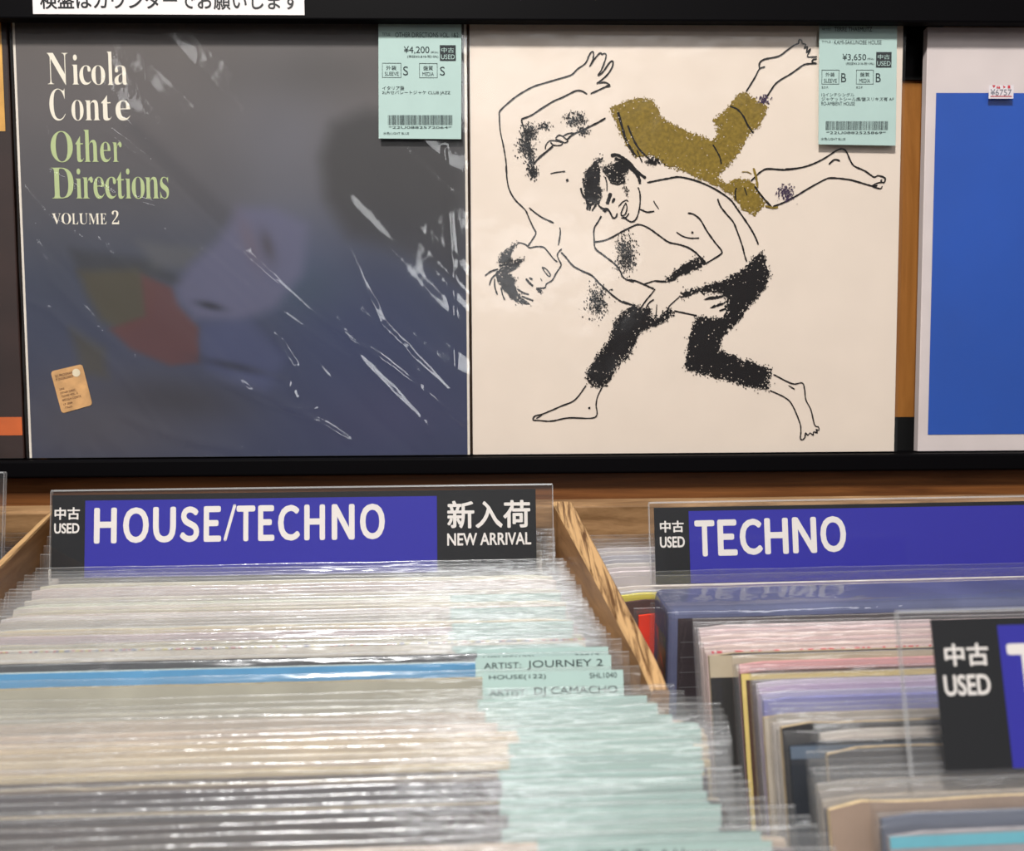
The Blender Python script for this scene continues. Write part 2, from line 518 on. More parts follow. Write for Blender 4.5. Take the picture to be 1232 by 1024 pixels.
# copper sticker bottom left
def rounded(pts, r, n=5):
    out = []
    k = len(pts)
    for i in range(k):
        p, a, c = Vector(pts[i]), Vector(pts[i - 1]), Vector(pts[(i + 1) % k])
        s, e = p + (a - p).normalized() * r, p + (c - p).normalized() * r
        for j in range(n + 1):
            t = j / n
            q = s * (1 - t) ** 2 + p * 2 * t * (1 - t) + e * t * t
            out.append((q.x, q.y))
    return out
st = [F1.uv(x, y) for x, y in ((61.5, 447), (99.5, 438), (112, 487), (75, 497.5))]
b = MB(); b.poly([(u, -0.0008, v) for u, v in rounded(st, 0.0025)])
sk = b.build('copper_sticker', plain('copper_paper', (206, 158, 104), 0.5, 0.3, 0.1, 120), c1)
sk['label'] = 'copper coloured rounded sticker with tiny print'
b = MB()
b.poly([(F1.uv(92.5, 448.5)[0] + 0.0029 * math.cos(a * 0.3927), -0.0010, F1.uv(92.5, 448.5)[1] + 0.0029 * math.sin(a * 0.3927)) for a in range(16)])
b.build('seal_dot', plain('pale_seal', (222, 208, 180), 0.5, 0.3, 0.05), sk)
b = MB()
def skew_text(s, px, py, w, h):
    vs, fs, x0, x1, y0, y1 = glyphs(s)
    n = len(b.v)
    for x, y in vs:
        q = (x - x0) / (x1 - x0) * w; r_ = (1 - (y - y0) / (y1 - y0)) * h
        u, v = F1.uv(px + q * 0.973 + r_ * 0.24, py - q * 0.23 + r_ * 0.97)
        b.v.append((u, -0.0011, v))
    b.f.extend(tuple(n + i for i in f) for f in fs); b.mi.extend([0] * len(fs))
for s, x, y, w, h in (('SC PROGRAM', 67, 451.5, 21, 3), ('P INGROSSO', 68, 455.5, 21, 3), ('SIAE', 72, 467.5, 6, 2.2), ('OTHER DIREC-', 73, 472, 20, 2.4),
                      ('TIONS VOL. 2', 74.5, 476, 20, 2.4), ('NICOLA CONTE', 75.5, 480.5, 23, 2.6), ('LP 2004', 77, 485.5, 11, 2.4), ('ITALIA', 79, 489.5, 9, 2.4)):
    skew_text(s, x, y, w, h)
b.build('sticker_print', plain('brown_ink', (84, 48, 30), 0.8, 0.1, 0.0), sk)

# crinkled film over the dark cover
RIDGES = [([(30, 225), (60, 262), (120, 300)], 5, 0.5), ([(55, 205), (90, 225), (110, 250)], 4, 0.5), ([(120, 290), (175, 340), (240, 400), (300, 470)], 6, 0.45), ([(245, 300), (330, 370), (420, 430)], 5, 0.45), ([(300, 445), (345, 458), (358, 480)], 5, 0.6), ([(270, 462), (330, 490), (380, 492)], 5, 0.5), ([(150, 150), (215, 215), (300, 300)], 5, 0.6), ([(290, 300), (380, 380), (470, 440), (560, 510)], 6, 0.7), ([(420, 300), (460, 390), (540, 470)], 6, 0.5), ([(130, 160), (190, 205), (260, 275), (330, 340)], 7, 0.9), ([(40, 275), (62, 335), (110, 385), (165, 432)], 8, 1.0),
          ([(50, 290), (85, 330), (130, 400), (160, 428)], 6, -0.7), ([(35, 362), (62, 374), (85, 395), (140, 440), (200, 520)], 8, 0.9),
          ([(200, 280), (260, 330), (330, 400), (370, 470)], 8, 0.7), ([(230, 280), (300, 340), (400, 450)], 6, -0.5),
          ([(260, 455), (320, 475), (370, 500), (420, 530)], 8, 0.8), ([(330, 405), (355, 440), (350, 465)], 7, 0.7), ([(400, 380), (440, 440), (520, 520)], 9, 0.7),
          ([(380, 420), (450, 500), (500, 545)], 8, -0.6), ([(490, 420), (510, 470), (515, 520)], 8, 0.6), ([(150, 500), (210, 525), (290, 540)], 10, 0.8),
          ([(60, 470), (80, 510), (70, 540)], 9, 0.6), ([(100, 215), (140, 235), (190, 250)], 6, 0.5), ([(120, 240), (130, 290), (140, 320)], 5, 0.6), ([(535, 180), (545, 320), (548, 500)], 4, 0.5)]
def film1(u, v):
    x, y = to_px(F1, u, v)
    h = 0.0
    for pts, w, a in RIDGES:
        xs = [p[0] for p in pts]; ys = [p[1] for p in pts]
        if min(xs) - 30 < x < max(xs) + 30 and min(ys) - 30 < y < max(ys) + 30:
            d = seg_dist(x, y, pts)
            h += a * math.exp(-(d / (w * 0.62)) ** 2) * 0.00085
    a_, b_ = (x + y) * 0.707, (y - x) * 0.707
    low = max(0.0, min(1.0, (y - 180) / 220.0))
    n = noise.noise((a_ * 0.004, b_ * 0.022, 3.1)) * 0.0013 + noise.noise((a_ * 0.008, b_ * 0.06, 9.1)) * 0.0005
    n += noise.noise((x * 0.022, y * 0.022, 5.5)) * 0.0004
    return -0.0030 - max(-0.0022, h + n * (0.35 + 0.65 * low))
sheet_grid(240, 240, hw1 + 0.0005, H1, film1, 'plastic_film', M_COVERFILM, c1)

# ------------------------------------------------------------------ price tags
def tag_items(fr, ox, oy, s, items, off, mb):
    for it in items:
        if it[0] == 'T':
            _, txt, x0, y0, x1, y1 = it
            put_text(mb, txt, rect_px(fr, ox + x0 / s, oy + y0 / s, ox + x1 / s, oy + y1 / s), off)
        elif it[0] == 'B':
            _, x0, y0, x1, y1 = it
            w = 1.6
            for q in ((x0, y0, x1, y0 + w * 2), (x0, y1 - w * 2, x1, y1), (x0, y0, x0 + w * 2, y1), (x1 - w * 2, y0, x1, y1)):
                r = rect_px(fr, ox + q[0] / s, oy + q[1] / s, ox + q[2] / s, oy + q[3] / s)
                mb.quad((r[0], -off, r[1]), (r[2], -off, r[1]), (r[2], -off, r[3]), (r[0], -off, r[3]))
        elif it[0] == 'C':
            _, x0, y0, x1, y1, seed = it
            rr = random.Random(seed); x = x0
            while x < x1:
                w = rr.choice((2.6, 2.6, 5.2)); 
                r = rect_px(fr, ox + x / s, oy + y0 / s, ox + min(x1, x + w) / s, oy + y1 / s)
                mb.quad((r[0], -off, r[1]), (r[2], -off, r[1]), (r[2], -off, r[3]), (r[0], -off, r[3]))
                x += w + rr.choice((2.4, 2.4, 5.0))

def price_tag(root, fr, corners, ox, oy, s, items, usedbox, used_txt, name='price_tag'):
    OFF = 0.0052
    cs = [fr.uv(x, y) for x, y in corners]
    b = MB()
    f_ = [(u, -OFF, v) for u, v in cs]; k_ = [(u, -OFF + 0.0003, v) for u, v in cs]
    b.poly(f_); b.poly(k_[::-1])
    for i in range(4):
        j = (i + 1) % 4
        b.quad(f_[j], f_[i], k_[i], k_[j])
    t = b.build(name, M_TAG, root)
    t['label'] = 'pale aqua price tag'
    b = MB(); tag_items(fr, ox, oy, s, items, OFF + 0.0002, b)
    b.build('tag_print', M_TAGINK, t)
    r = rect_px(fr, ox + usedbox[0] / s, oy + usedbox[1] / s, ox + usedbox[2] / s, oy + usedbox[3] / s)
    b = MB(); b.quad((r[0], -OFF - 0.0002, r[1]), (r[2], -OFF - 0.0002, r[1]), (r[2], -OFF - 0.0002, r[3]), (r[0], -OFF - 0.0002, r[3]))
    ub = b.build('used_box', M_TAGDARK, t)
    b = MB(); tag_items(fr, ox, oy, s, used_txt, OFF + 0.0004, b)
    b.build('used_lettering', M_TAG, ub)

price_tag(c1, F1, ((456.3, 15), (555.5, 15), (555.2, 169.8), (456.8, 169)), 450, 20, 6.4, [
    ('T', 'ARTIST:', 70, 52, 155, 72), ('T', 'NICOLA CONTE', 168, 50, 410, 80), ('T', 'TITLE:', 70, 148, 135, 168), ('T', 'OTHER DIRECTIONS VOL. 1&2', 170, 146, 652, 182),
    ('T', '¥4,200', 235, 250, 430, 310), ('T', '(税込)', 440, 288, 498, 306), ('T', '(税抜¥3,818-税10%)', 262, 318, 498, 342),
    ('B', 70, 378, 215, 490), ('T', '外装', 100, 398, 178, 432), ('T', 'SLEEVE', 90, 446, 196, 474), ('T', 'S', 230, 404, 268, 472),
    ('B', 353, 380, 492, 492), ('T', '盤質', 384, 400, 458, 434), ('T', 'MEDIA', 378, 448, 464, 476), ('T', 'S', 512, 406, 548, 474),
    ('T', 'イタリア盤', 72, 554, 238, 584), ('T', '2LP/セパレートジャケ CLUB JAZZ', 70, 590, 590, 622),
    ('C', 115, 776, 610, 852, 3), ('T', '*22U0882572064*', 120, 860, 600, 880), ('T', '水色/LIGHT BLUE', 78, 904, 275, 926)],
    (510, 242, 632, 362), [('T', '中古', 522, 262, 618, 300), ('T', 'USED', 520, 314, 624, 350)])

# ------------------------------------------------------------------ ink drawing cover
c2, F2, hw2 = cover_root(569, 1075.5, 'cream record cover with an ink drawing of two wrestling figures, one in olive trousers')
H2 = 0.3125
b = MB(); b.box(-hw2, hw2, 0.0, 0.0045, 0, H2)
b.build('sleeve', M_PAPER, c2)

class Pen:
    def __init__(self, fr):
        self.fr, self.mb = fr, MB()
        self.rng = random.Random(11)
    def conv(self, pts, T):
        ox, oy, s = T
        return [self.fr.uv(ox + x / s, oy + y / s) for x, y in pts]
    def line(self, T, pts, w=1.7, off=0.0005, m=0):
        p = self.conv(pts, T)
        w = w * 0.00061 / 2
        sm = []
        n = len(p)
        for i in range(n - 1):
            p0, p1, p2, p3 = p[max(0, i - 1)], p[i], p[i + 1], p[min(n - 1, i + 2)]
            k = max(2, min(8, int(math.dist(p1, p2) / 0.0009)))
            for j in range(k):
                t = j / k
                q = []
                for a in (0, 1):
                    q.append(0.5 * (2 * p1[a] + (p2[a] - p0[a]) * t + (2 * p0[a] - 5 * p1[a] + 4 * p2[a] - p3[a]) * t * t
                                    + (3 * p1[a] - p0[a] - 3 * p2[a] + p3[a]) * t ** 3))
                sm.append(tuple(q))
        sm.append(p[-1])
        prev = None
        for i, q in enumerate(sm):
            a = sm[max(0, i - 1)]; c = sm[min(len(sm) - 1, i + 1)]
            d = Vector((c[0] - a[0], c[1] - a[1]))
            if d.length < 1e-9: continue
            d.normalize()
            ww = w * (0.8 + 0.45 * self.rng.random()) * (0.65 if i in (0, len(sm) - 1) else 1)
            l = (q[0] - d.y * ww, -off, q[1] + d.x * ww); r = (q[0] + d.y * ww, -off, q[1] - d.x * ww)
            if prev: self.mb.quad(prev[1], r, l, prev[0], m)
            prev = (l, r)
    def dot(self, u, v, r, off=0.0006, m=0):
        k = self.rng.choice((4, 5, 5, 6)); a0 = self.rng.random() * 6.28
        self.mb.poly([(u + r * (0.6 + 0.7 * self.rng.random()) * math.cos(a0 + 6.283 * i / k), -off,
                       v + r * (0.6 + 0.7 * self.rng.random()) * math.sin(a0 + 6.283 * i / k)) for i in range(k)], m)
    def stipple(self, T, cx, cy, rx, ry, n, r=0.75, m=0, rot=0.0):
        ox, oy, s = T
        for _ in range(n):
            a, b_ = self.rng.gauss(0, 0.45) * rx, self.rng.gauss(0, 0.45) * ry
            x = cx + a * math.cos(rot) - b_ * math.sin(rot); y = cy + a * math.sin(rot) + b_ * math.cos(rot)
            u, v = self.fr.uv(ox + x / s, oy + y / s)
            self.dot(u, v, r * 0.00061 * (0.5 + self.rng.random()), m=m)
    def fill(self, T, pts, off=0.0005, rough=1.2, m=0, spots=0, paper=None, edge=60):
        p = self.conv(pts, T)
        q = []
        n = len(p)
        for i in range(n):
            a, c = p[i], p[(i + 1) % n]
            k = max(1, int(math.dist(a, c) / 0.0012))
            for j in range(k):
                t = j / k
                q.append((a[0] + (c[0] - a[0]) * t + self.rng.gauss(0, rough * 0.0003), a[1] + (c[1] - a[1]) * t + self.rng.gauss(0, rough * 0.0003)))
        vs = [Vector((x, 0, y)) for x, y in q]
        base = len(self.mb.v)
        self.mb.v += [(x, -off, y) for x, y in q]
        for tri in tessellate_polygon([vs]):
            self.mb.f.append(tuple(base + i for i in tri)); self.mb.mi.append(m)
        for _ in range(edge):
            x, y = self.rng.choice(q)
            self.dot(x + self.rng.gauss(0, 0.0009), y + self.rng.gauss(0, 0.0009), 0.00045, off + 0.0001, m)
        if paper is not None:
            for _ in range(spots):
                x, y = self.rng.choice(q)
                g = 0.0016 if self.rng.random() < 0.7 else 0.006
                x += self.rng.gauss(0, g); y += self.rng.gauss(0, g)
                if inside(x, y, q):
                    self.dot(x, y, 0.00032 * (0.5 + self.rng.random()), off + 0.0002, paper)

A1 = (580, 50, 6.4); A2 = (720, 40, 6.4); A3 = (860, 40, 5.223); A4 = (580, 200, 5.689)
A5 = (680, 180, 6.4); A6 = (800, 190, 6.4); A7 = (700, 300, 5.133); A8 = (630, 400, 3.33); PX = (0, 0, 1)

# olive trousers first, the ink over them
ol = Pen(F2)
ol.fill(PX, [(734, 130), (756, 121), (771, 118), (783, 120), (790.5, 129), (793.5, 138.5), (801, 146), (810.5, 151), (820, 155.5), (835.5, 162), (845, 165),
             (856, 169.5), (862, 165), (863, 152.5), (858, 146), (873, 132), (888.5, 113), (896.5, 111.5), (923, 128.5), (921, 137.6), (912, 153), (905, 158),
             (899, 164.5), (894.5, 174), (885, 189), (868, 208), (862.5, 213), (875, 221), (884, 215), (900, 216.5), (906, 221), (911, 231), (920, 245), (918.5, 249),
             (912, 254), (908, 259.5), (900, 255.5), (892, 251.5), (886, 241), (881, 235), (868, 227), (847, 216.6), (823, 207), (812, 201.5), (800, 199.5), (793, 193), (783, 186), (773, 188), (765, 189.5),
             (757.5, 180.6), (750, 168), (743.4, 152.5), (737, 137)], 0.0004, 1.5, 0, 520, 1, 420)
ol.line(A6, [(680, 80), (700, 150), (712, 230)], 2.6, 0.0006, 0)
ol.line(A6, [(770, 370), (830, 385), (870, 380)], 2.4, 0.0006, 0)
ol.line(A6, [(590, 110), (630, 108), (665, 125)], 1.0, 0.0006, 0)
ol.mb.build('olive_trousers_print', [M_OLIVE, M_PAPER], c2)

pen = Pen(F2)
L = pen.line
L(A1, [(190, 1024), (183, 920), (165, 810), (140, 690), (133, 580), (138, 535), (200, 475), (275, 415), (390, 350), (500, 315), (600, 285), (660, 268), (698, 250), (735, 212), (795, 168), (820, 115), (838, 85), (852, 80), (858, 100), (850, 150), (826, 195)])
L(A1, [(826, 195), (870, 130), (900, 95), (915, 90), (925, 100), (940, 92), (955, 105), (945, 150), (920, 215), (890, 265)])
L(A1, [(890, 265), (930, 235), (975, 170), (995, 152), (1008, 158), (1000, 200), (960, 260), (900, 312), (880, 322)])
L(A1, [(880, 322), (940, 315), (970, 325), (984, 345), (950, 350), (890, 378), (835, 402)])
L(A1, [(945, 352), (965, 338), (984, 345)], 1.2)
L(A1, [(808, 405), (775, 385), (745, 378), (710, 385), (620, 430), (550, 460), (460, 515), (380, 568), (320, 592), (304, 605), (320, 665), (350, 750), (365, 840), (372, 920), (395, 1000), (410, 1024)], 1.8)
L(A1, [(395, 945), (440, 895), (500, 845), (545, 805)], 2.2)
L(A1, [(655, 755), (700, 715), (770, 685), (830, 655), (890, 625), (950, 590)], 2.0)
L(A1, [(487, 830), (490, 800), (520, 765), (570, 765), (610, 775), (620, 785), (600, 800), (560, 800), (545, 795), (525, 775)], 1.4)
L(A1, [(565, 745), (590, 722), (620, 730), (650, 755), (662, 765), (640, 780), (600, 765), (565, 750)], 1.4)
L(A1, [(620, 730), (660, 710), (690, 705), (720, 708)], 1.4)
L(A1, [(525, 1018), (570, 1008), (640, 1000)], 1.3)
for a in ((370, 700, 75, 80, 260), (330, 800, 60, 110, 260), (370, 900, 40, 120, 200), (480, 650, 55, 35, 70), (715, 600, 90, 60, 260), (780, 690, 50, 45, 90), (395, 1010, 45, 50, 160)):
    pen.stipple(A1, *a)
L(A4, [(163, 0), (172, 100), (190, 170), (230, 235), (295, 300), (320, 355), (350, 420), (368, 458), (345, 500), (315, 545)])
L(A4, [(322, 285), (400, 345), (490, 388)]); L(A4, [(532, 420), (535, 460), (522, 540)])
L(A4, [(235, 525), (265, 525), (300, 538), (325, 558), (370, 550), (420, 555), (450, 585), (490, 635), (515, 655)], 1.5)
L(A4, [(545, 565), (515, 602), (525, 640), (540, 670), (535, 690), (505, 735), (480, 780), (440, 805), (432, 830), (400, 835), (370, 835)], 1.6)
pen.fill(A4, [(365, 840), (395, 872), (402, 880), (408, 845)], edge=4)
L(A4, [(540, 590), (570, 620), (620, 680), (680, 715), (750, 748), (800, 800), (850, 845), (900, 890), (960, 930), (1024, 948)], 1.9)
L(A4, [(410, 690), (440, 705), (468, 745), (455, 752), (430, 725), (410, 690)], 1.3)
L(A4, [(300, 770), (325, 800), (348, 820)], 2.8); L(A4, [(322, 764), (345, 775)], 2.0); L(A4, [(400, 768), (410, 788)], 1.2)
pen.fill(A4, [(250, 520), (205, 570), (200, 620), (215, 650), (180, 680), (120, 690), (108, 640), (130, 600), (180, 555)], spots=90, paper=2, edge=40)
pen.fill(A4, [(285, 630), (240, 640), (180, 670), (125, 700), (85, 740), (95, 760), (110, 800), (150, 850), (200, 910), (260, 940), (325, 948), (320, 935), (285, 915), (250, 870), (225, 820), (225, 760), (185, 730), (230, 700), (260, 670)], spots=100, paper=2, edge=50)
for s in ([(20, 750), (60, 720), (110, 705)], [(50, 815), (65, 770), (100, 735)], [(85, 770), (88, 830), (105, 880)], [(130, 830), (140, 880), (155, 915)], [(240, 840), (280, 865), (320, 878)], [(270, 890), (310, 905), (350, 920)]):
    L(A4, s, 1.8)
pen.stipple(A4, 790, 930, 75, 120, 420)
pen.fill(A5, [(300, 55), (240, 80), (190, 130), (150, 180), (135, 230), (140, 300), (150, 370), (165, 430), (160, 470), (200, 430), (255, 420), (275, 380), (280, 320), (265, 270), (265, 200), (280, 150), (250, 110), (290, 80)], spots=130, paper=2, edge=60)
pen.fill(A5, [(340, 110), (300, 130), (285, 160), (315, 200), (350, 250), (390, 255), (435, 262), (470, 262), (450, 205), (490, 160), (470, 110), (430, 90), (390, 100)], spots=110, paper=2, edge=50)
L(A5, [(350, 48), (400, 42), (450, 70), (500, 110), (550, 170), (620, 220)], 3.6); L(A5, [(380, 70), (440, 90), (500, 140), (560, 205), (575, 265)], 3.4)
L(A5, [(120, 295), (130, 340), (155, 378)], 2.4); L(A5, [(200, 420), (185, 470)], 2.0); L(A5, [(240, 420), (205, 472)], 2.0)
L(A5, [(560, 290), (575, 340), (575, 420), (565, 480), (545, 535), (515, 557), (490, 550), (460, 530), (430, 525)], 1.7)
L(A5, [(305, 210), (320, 260), (320, 320)], 1.4); L(A5, [(255, 430), (290, 455), (320, 455), (345, 485), (368, 527), (390, 520), (400, 490)], 2.0)
pen.fill(A5, [(285, 470), (310, 452), (330, 465), (300, 482)], edge=4)
L(A5, [(410, 440), (440, 405), (470, 390), (485, 400)], 1.3); L(A5, [(465, 410), (475, 450), (460, 500), (435, 508), (430, 490), (450, 440), (465, 410)], 1.6); L(A5, [(490, 490), (470, 520), (440, 522)], 1.5)
L(A5, [(350, 335), (335, 380), (322, 420)], 4.0); L(A5, [(380, 375), (360, 410)], 2.6); L(A5, [(350, 255), (400, 268), (440, 258)], 1.4)
pen.stipple(A5, 470, 310, 20, 45, 26)
L(A5, [(575, 460), (600, 470), (630, 482), (685, 475)], 1.7); L(A5, [(680, 395), (700, 430), (720, 458)], 1.3)
L(A5, [(630, 255), (740, 232), (865, 210)], 1.8)
L(A5, [(278, 512), (250, 560), (222, 610), (222, 690), (232, 762), (290, 810), (380, 880), (420, 930), (440, 975), (470, 1000), (530, 1018)], 1.9)
L(A5, [(225, 712), (300, 700), (360, 675), (430, 635), (500, 600), (555, 578), (600, 585), (650, 610), (720, 660), (795, 712), (870, 730), (940, 752), (1000, 790), (1040, 830), (1080, 870)], 1.8)
pen.stipple(A5, 470, 810, 85, 150, 560)
L(A5, [(855, 635), (900, 665), (960, 682), (1030, 682)], 1.4)
for T, x, y in ((A5, 980, 640), (A5, 15, 238), (A8, 263, 302)):
    u, v = F2.uv(T[0] + x / T[2], T[1] + y / T[2]); pen.dot(u, v, 0.0011)
pen.fill(A5, [(1040, 830), (1085, 875), (1000, 925), (900, 970), (800, 1010), (770, 1000), (830, 940), (900, 890), (1000, 840)], spots=60, paper=2, edge=60, rough=2)
L(A5, [(685, 1012), (760, 1018), (850, 1000)], 1.7)
L(A6, [(0, 165), (95, 147), (200, 165), (300, 200), (400, 250), (500, 320), (560, 400), (640, 515), (690, 600), (718, 668)], 1.9)
L(A6, [(405, 315), (425, 370), (470, 430), (525, 495), (560, 580), (595, 680), (615, 760), (630, 800)], 1.8)
L(A6, [(175, 425), (220, 435), (270, 475), (320, 560), (380, 645), (435, 715), (430, 740), (370, 780), (310, 815)], 1.8)
L(A6, [(550, 230), (540, 270), (545, 330)], 1.8); L(A6, [(610, 230), (630, 290)], 1.6)
L(A6, [(660, 180), (700, 140), (740, 105), (790, 85), (920, 92), (1024, 80)], 1.9); L(A6, [(690, 220), (740, 290), (820, 380)], 2.2); L(A6, [(830, 375), (900, 350), (960, 320), (1024, 285)], 2.2)
pen.stipple(A6, 930, 270, 75, 75, 220, 0.7, 1, -0.5)
L(A2, [(150, 610), (175, 700), (210, 820), (260, 910), (290, 955)], 3.0); L(A2, [(225, 710), (260, 800), (310, 890), (380, 960), (430, 1010)], 2.2); L(A2, [(295, 900), (335, 995)], 1.7)
pen.stipple(A2, 420, 990, 60, 30, 120, 0.8, 0)
L(A2, [(880, 860), (910, 910), (935, 960), (945, 1010)], 1.8); L(A2, [(1010, 562), (1070, 590), (1120, 650), (1150, 720)], 2.0)
L(A3, [(185, 540), (220, 600), (242, 628)], 1.8)
L(A3, [(195, 370), (250, 280), (280, 225), (315, 212)], 1.8); L(A3, [(280, 225), (280, 190), (310, 165), (400, 145), (450, 110), (500, 75), (525, 65), (525, 45)], 1.9)
L(A3, [(525, 42), (545, 46), (548, 66), (570, 72), (560, 96), (582, 85), (574, 122), (600, 100), (580, 146), (605, 150), (640, 148)], 1.6)
L(A3, [(640, 162), (615, 168), (612, 186), (638, 190), (600, 192), (560, 198), (520, 225), (470, 260), (410, 295), (375, 325), (345, 370), (300, 440)], 1.8)
pen.stipple(A3, 305, 420, 42, 34, 90, 0.7, 1)
L(A3, [(440, 855), (540, 845), (620, 820), (690, 785), (760, 740), (800, 728), (825, 745), (850, 800), (875, 835), (940, 865), (1000, 905), (1020, 895), (1060, 905), (1070, 920), (1060, 940), (1040, 930), (1050, 920)], 1.8)
L(A3, [(985, 960), (1020, 942), (1060, 938)], 1.4); L(A3, [(990, 966), (1040, 977), (1050, 960)], 1.4)
L(A3, [(510, 1024), (580, 980), (690, 920), (740, 910), (840, 920), (900, 935), (985, 960), (1020, 958)], 1.8); L(A3, [(715, 825), (750, 795), (785, 803)], 1.7)
pen.fill(A7, [(1025, 95), (1105, 10), (1140, 80), (1150, 150), (1140, 230), (1080, 300), (1000, 390), (960, 450), (880, 525), (845, 590), (840, 630), (900, 640), (1000, 680), (1100, 720), (1175, 745), (1165, 800), (1150, 870),
              (1050, 855), (900, 810), (780, 780), (650, 745), (632, 715), (650, 620), (670, 520), (700, 415), (780, 425), (870, 420), (888, 380), (890, 290), (860, 280), (830, 265), (700, 265), (650, 298), (595, 292), (650, 255), (750, 230), (850, 200), (950, 150)],
         spots=620, paper=2, edge=420, rough=2.2)
pen.fill(A7, [(750, 308), (800, 292), (885, 283), (870, 298), (780, 315)], edge=6); pen.fill(A7, [(790, 358), (850, 335), (892, 318), (885, 335), (820, 360)], edge=6)
L(A7, [(848, 380), (890, 366)], 2.0)
pen.fill(A7, [(305, 350), (345, 352), (380, 368), (425, 370), (430, 430), (470, 420), (530, 375), (575, 380), (550, 420), (480, 465), (400, 490), (350, 520), (320, 600), (280, 670), (210, 730), (150, 845), (70, 850), (20, 790), (60, 710), (130, 610), (180, 530), (200, 450), (250, 390)],
         spots=380, paper=2, edge=300, rough=2)
L(A7, [(275, 188), (330, 195), (400, 225), (445, 245)], 1.8); L(A7, [(250, 320), (330, 350)], 1.8)
L(A7, [(452, 245), (430, 275), (400, 310), (365, 360)], 1.6); L(A7, [(385, 215), (430, 200), (455, 195), (530, 198)], 1.6); L(A7, [(445, 310), (415, 330), (395, 365)], 1.6)
L(A7, [(530, 375), (540, 350), (600, 295)], 1.3); L(A7, [(500, 375), (495, 415)], 1.3); L(A7, [(462, 340), (460, 380), (455, 425)], 1.2); L(A7, [(570, 380), (640, 395), (710, 410)], 1.8)
L(A7, [(170, 810), (200, 740)], 1.3); L(A7, [(1000, 395), (965, 450)], 1.2)
L(A8, [(250, 212), (205, 270), (150, 295), (80, 325), (45, 335), (38, 350), (60, 352), (110, 355), (180, 342), (285, 340), (290, 290), (295, 260), (312, 222)], 1.6); L(A8, [(50, 345), (75, 330)], 1.2)
L(A8, [(1000, 168), (1075, 205), (1115, 202), (1125, 230), (1130, 270), (1150, 310), (1165, 370), (1180, 378), (1182, 392), (1170, 388), (1176, 402), (1160, 398), (1160, 412), (1146, 402), (1138, 412), (1128, 402), (1126, 420), (1115, 430), (1108, 424), (1110, 395), (1105, 360), (1075, 290), (1045, 260), (985, 232)], 1.5)
L(A8, [(1060, 212), (1085, 228)], 1.3)
pen.mb.build('ink_drawing', [M_INK, M_PURPLE, M_PAPER], c2)

def film2(u, v):
    return -0.0026 + 0.0004 * noise.noise((u * 14, v * 14, 2.0)) + 0.0002 * noise.noise((u * 50, v * 50, 6.0))
sheet_grid(90, 90, hw2 + 0.001, H2, film2, 'plastic_film', M_TIGHTFILM, c2)
price_tag(c2, F2, ((982.5, 15), (1075.5, 15), (1073.5, 177.5), (981.5, 176)), 970, 20, 6.4, [
    ('T', 'HOUSE(122)', 98, 60, 215, 78), ('T', 'SHL1040', 560, 62, 640, 78), ('B', 98, 88, 650, 94), ('T', 'ARTIST:', 98, 112, 172, 130), ('T', 'TERRE THAEMLITZ', 194, 104, 482, 136),
    ('T', 'TITLE :', 98, 208, 180, 226), ('T', 'KAMI-SAKUNOBE HOUSE', 192, 204, 554, 236),
    ('T', '¥3,650', 255, 308, 436, 364), ('T', '(税込)', 444, 338, 496, 356), ('T', '(税抜¥3,318-税10%)', 282, 372, 496, 396),
    ('B', 97, 430, 230, 540), ('T', '外装', 126, 450, 196, 482), ('T', 'SLEEVE', 114, 498, 212, 528), ('T', 'B', 246, 456, 284, 524),
    ('B', 360, 430, 493, 540), ('T', '盤質', 390, 450, 462, 482), ('T', 'MEDIA', 384, 498, 466, 528), ('T', 'B', 510, 456, 548, 524),
    ('T', 'B.D.P.', 98, 556, 148, 572), ('T', 'B.D.P.', 362, 556, 412, 572),
    ('T', '12インチシングル', 96, 606, 346, 634), ('T', 'ジャケットシール痕/盤スリキズ有 AF', 96, 638, 648, 668), ('T', 'RO-AMBIENT HOUSE', 94, 674, 350, 702),
    ('C', 128, 822, 602, 890, 5), ('T', '*22U0882525869*', 132, 900, 586, 920), ('T', '水色/LIGHT BLUE', 92, 946, 278, 970)],
    (512, 294, 630, 412), [('T', '中古', 524, 314, 616, 350), ('T', 'USED', 520, 364, 622, 400)])

# ------------------------------------------------------------------ blue cover
c3, F3, hw3 = cover_root(1104, 1104 + 506, 'white bordered record cover with a plain blue panel, beside the bare wood strip')
b = MB(); b.box(-hw3, hw3, 0.0, 0.006, 0, 0.309)
b.build('sleeve', plain('pinkish_white_board', (214, 202, 200), 0.6, 0.2, 0.02, 30), c3)
q = [F3.uv(x, y) for x, y in ((1116, 523), (1126, 112))]
b = MB(); b.quad((q[0][0], -0.0004, q[0][1]), (hw3 - 0.010, -0.0004, q[0][1]), (hw3 - 0.010, -0.0004, q[1][1]), (q[0][0] , -0.0004, q[1][1]))
b.build('blue_panel', plain('blue_print', (18, 76, 172), 0.55, 0.3, 0.05, 8), c3)
def film3(u, v):
    return -0.0034 + 0.0009 * noise.noise((u * 16 + v * 8, v * 9, 4.0)) + 0.0005 * noise.noise((u * 40, v * 30, 8.0))
sheet_grid(110, 110, hw3 + 0.001, 0.309, film3, 'plastic_film', M_COVERFILM, c3)
r = rect_px(F3, 1185, 105, 1214.6, 121.2)
b = MB(); b.quad((r[0], -0.0048, r[1]), (r[2], -0.0048, r[1]), (r[2], -0.0048, r[3]), (r[0], -0.0048, r[3]))
stk = b.build('price_sticker', plain('sticker_paper', (216, 208, 212), 0.6, 0.2, 0.0), c3)
b = MB(); put_text(b, '¥6757', rect_px(F3, 1187, 110, 1212, 117.5), 0.0050)
b.build('price_print', plain('grey_ink', (120, 120, 130), 0.8, 0.1, 0.0), stk)
b = MB()
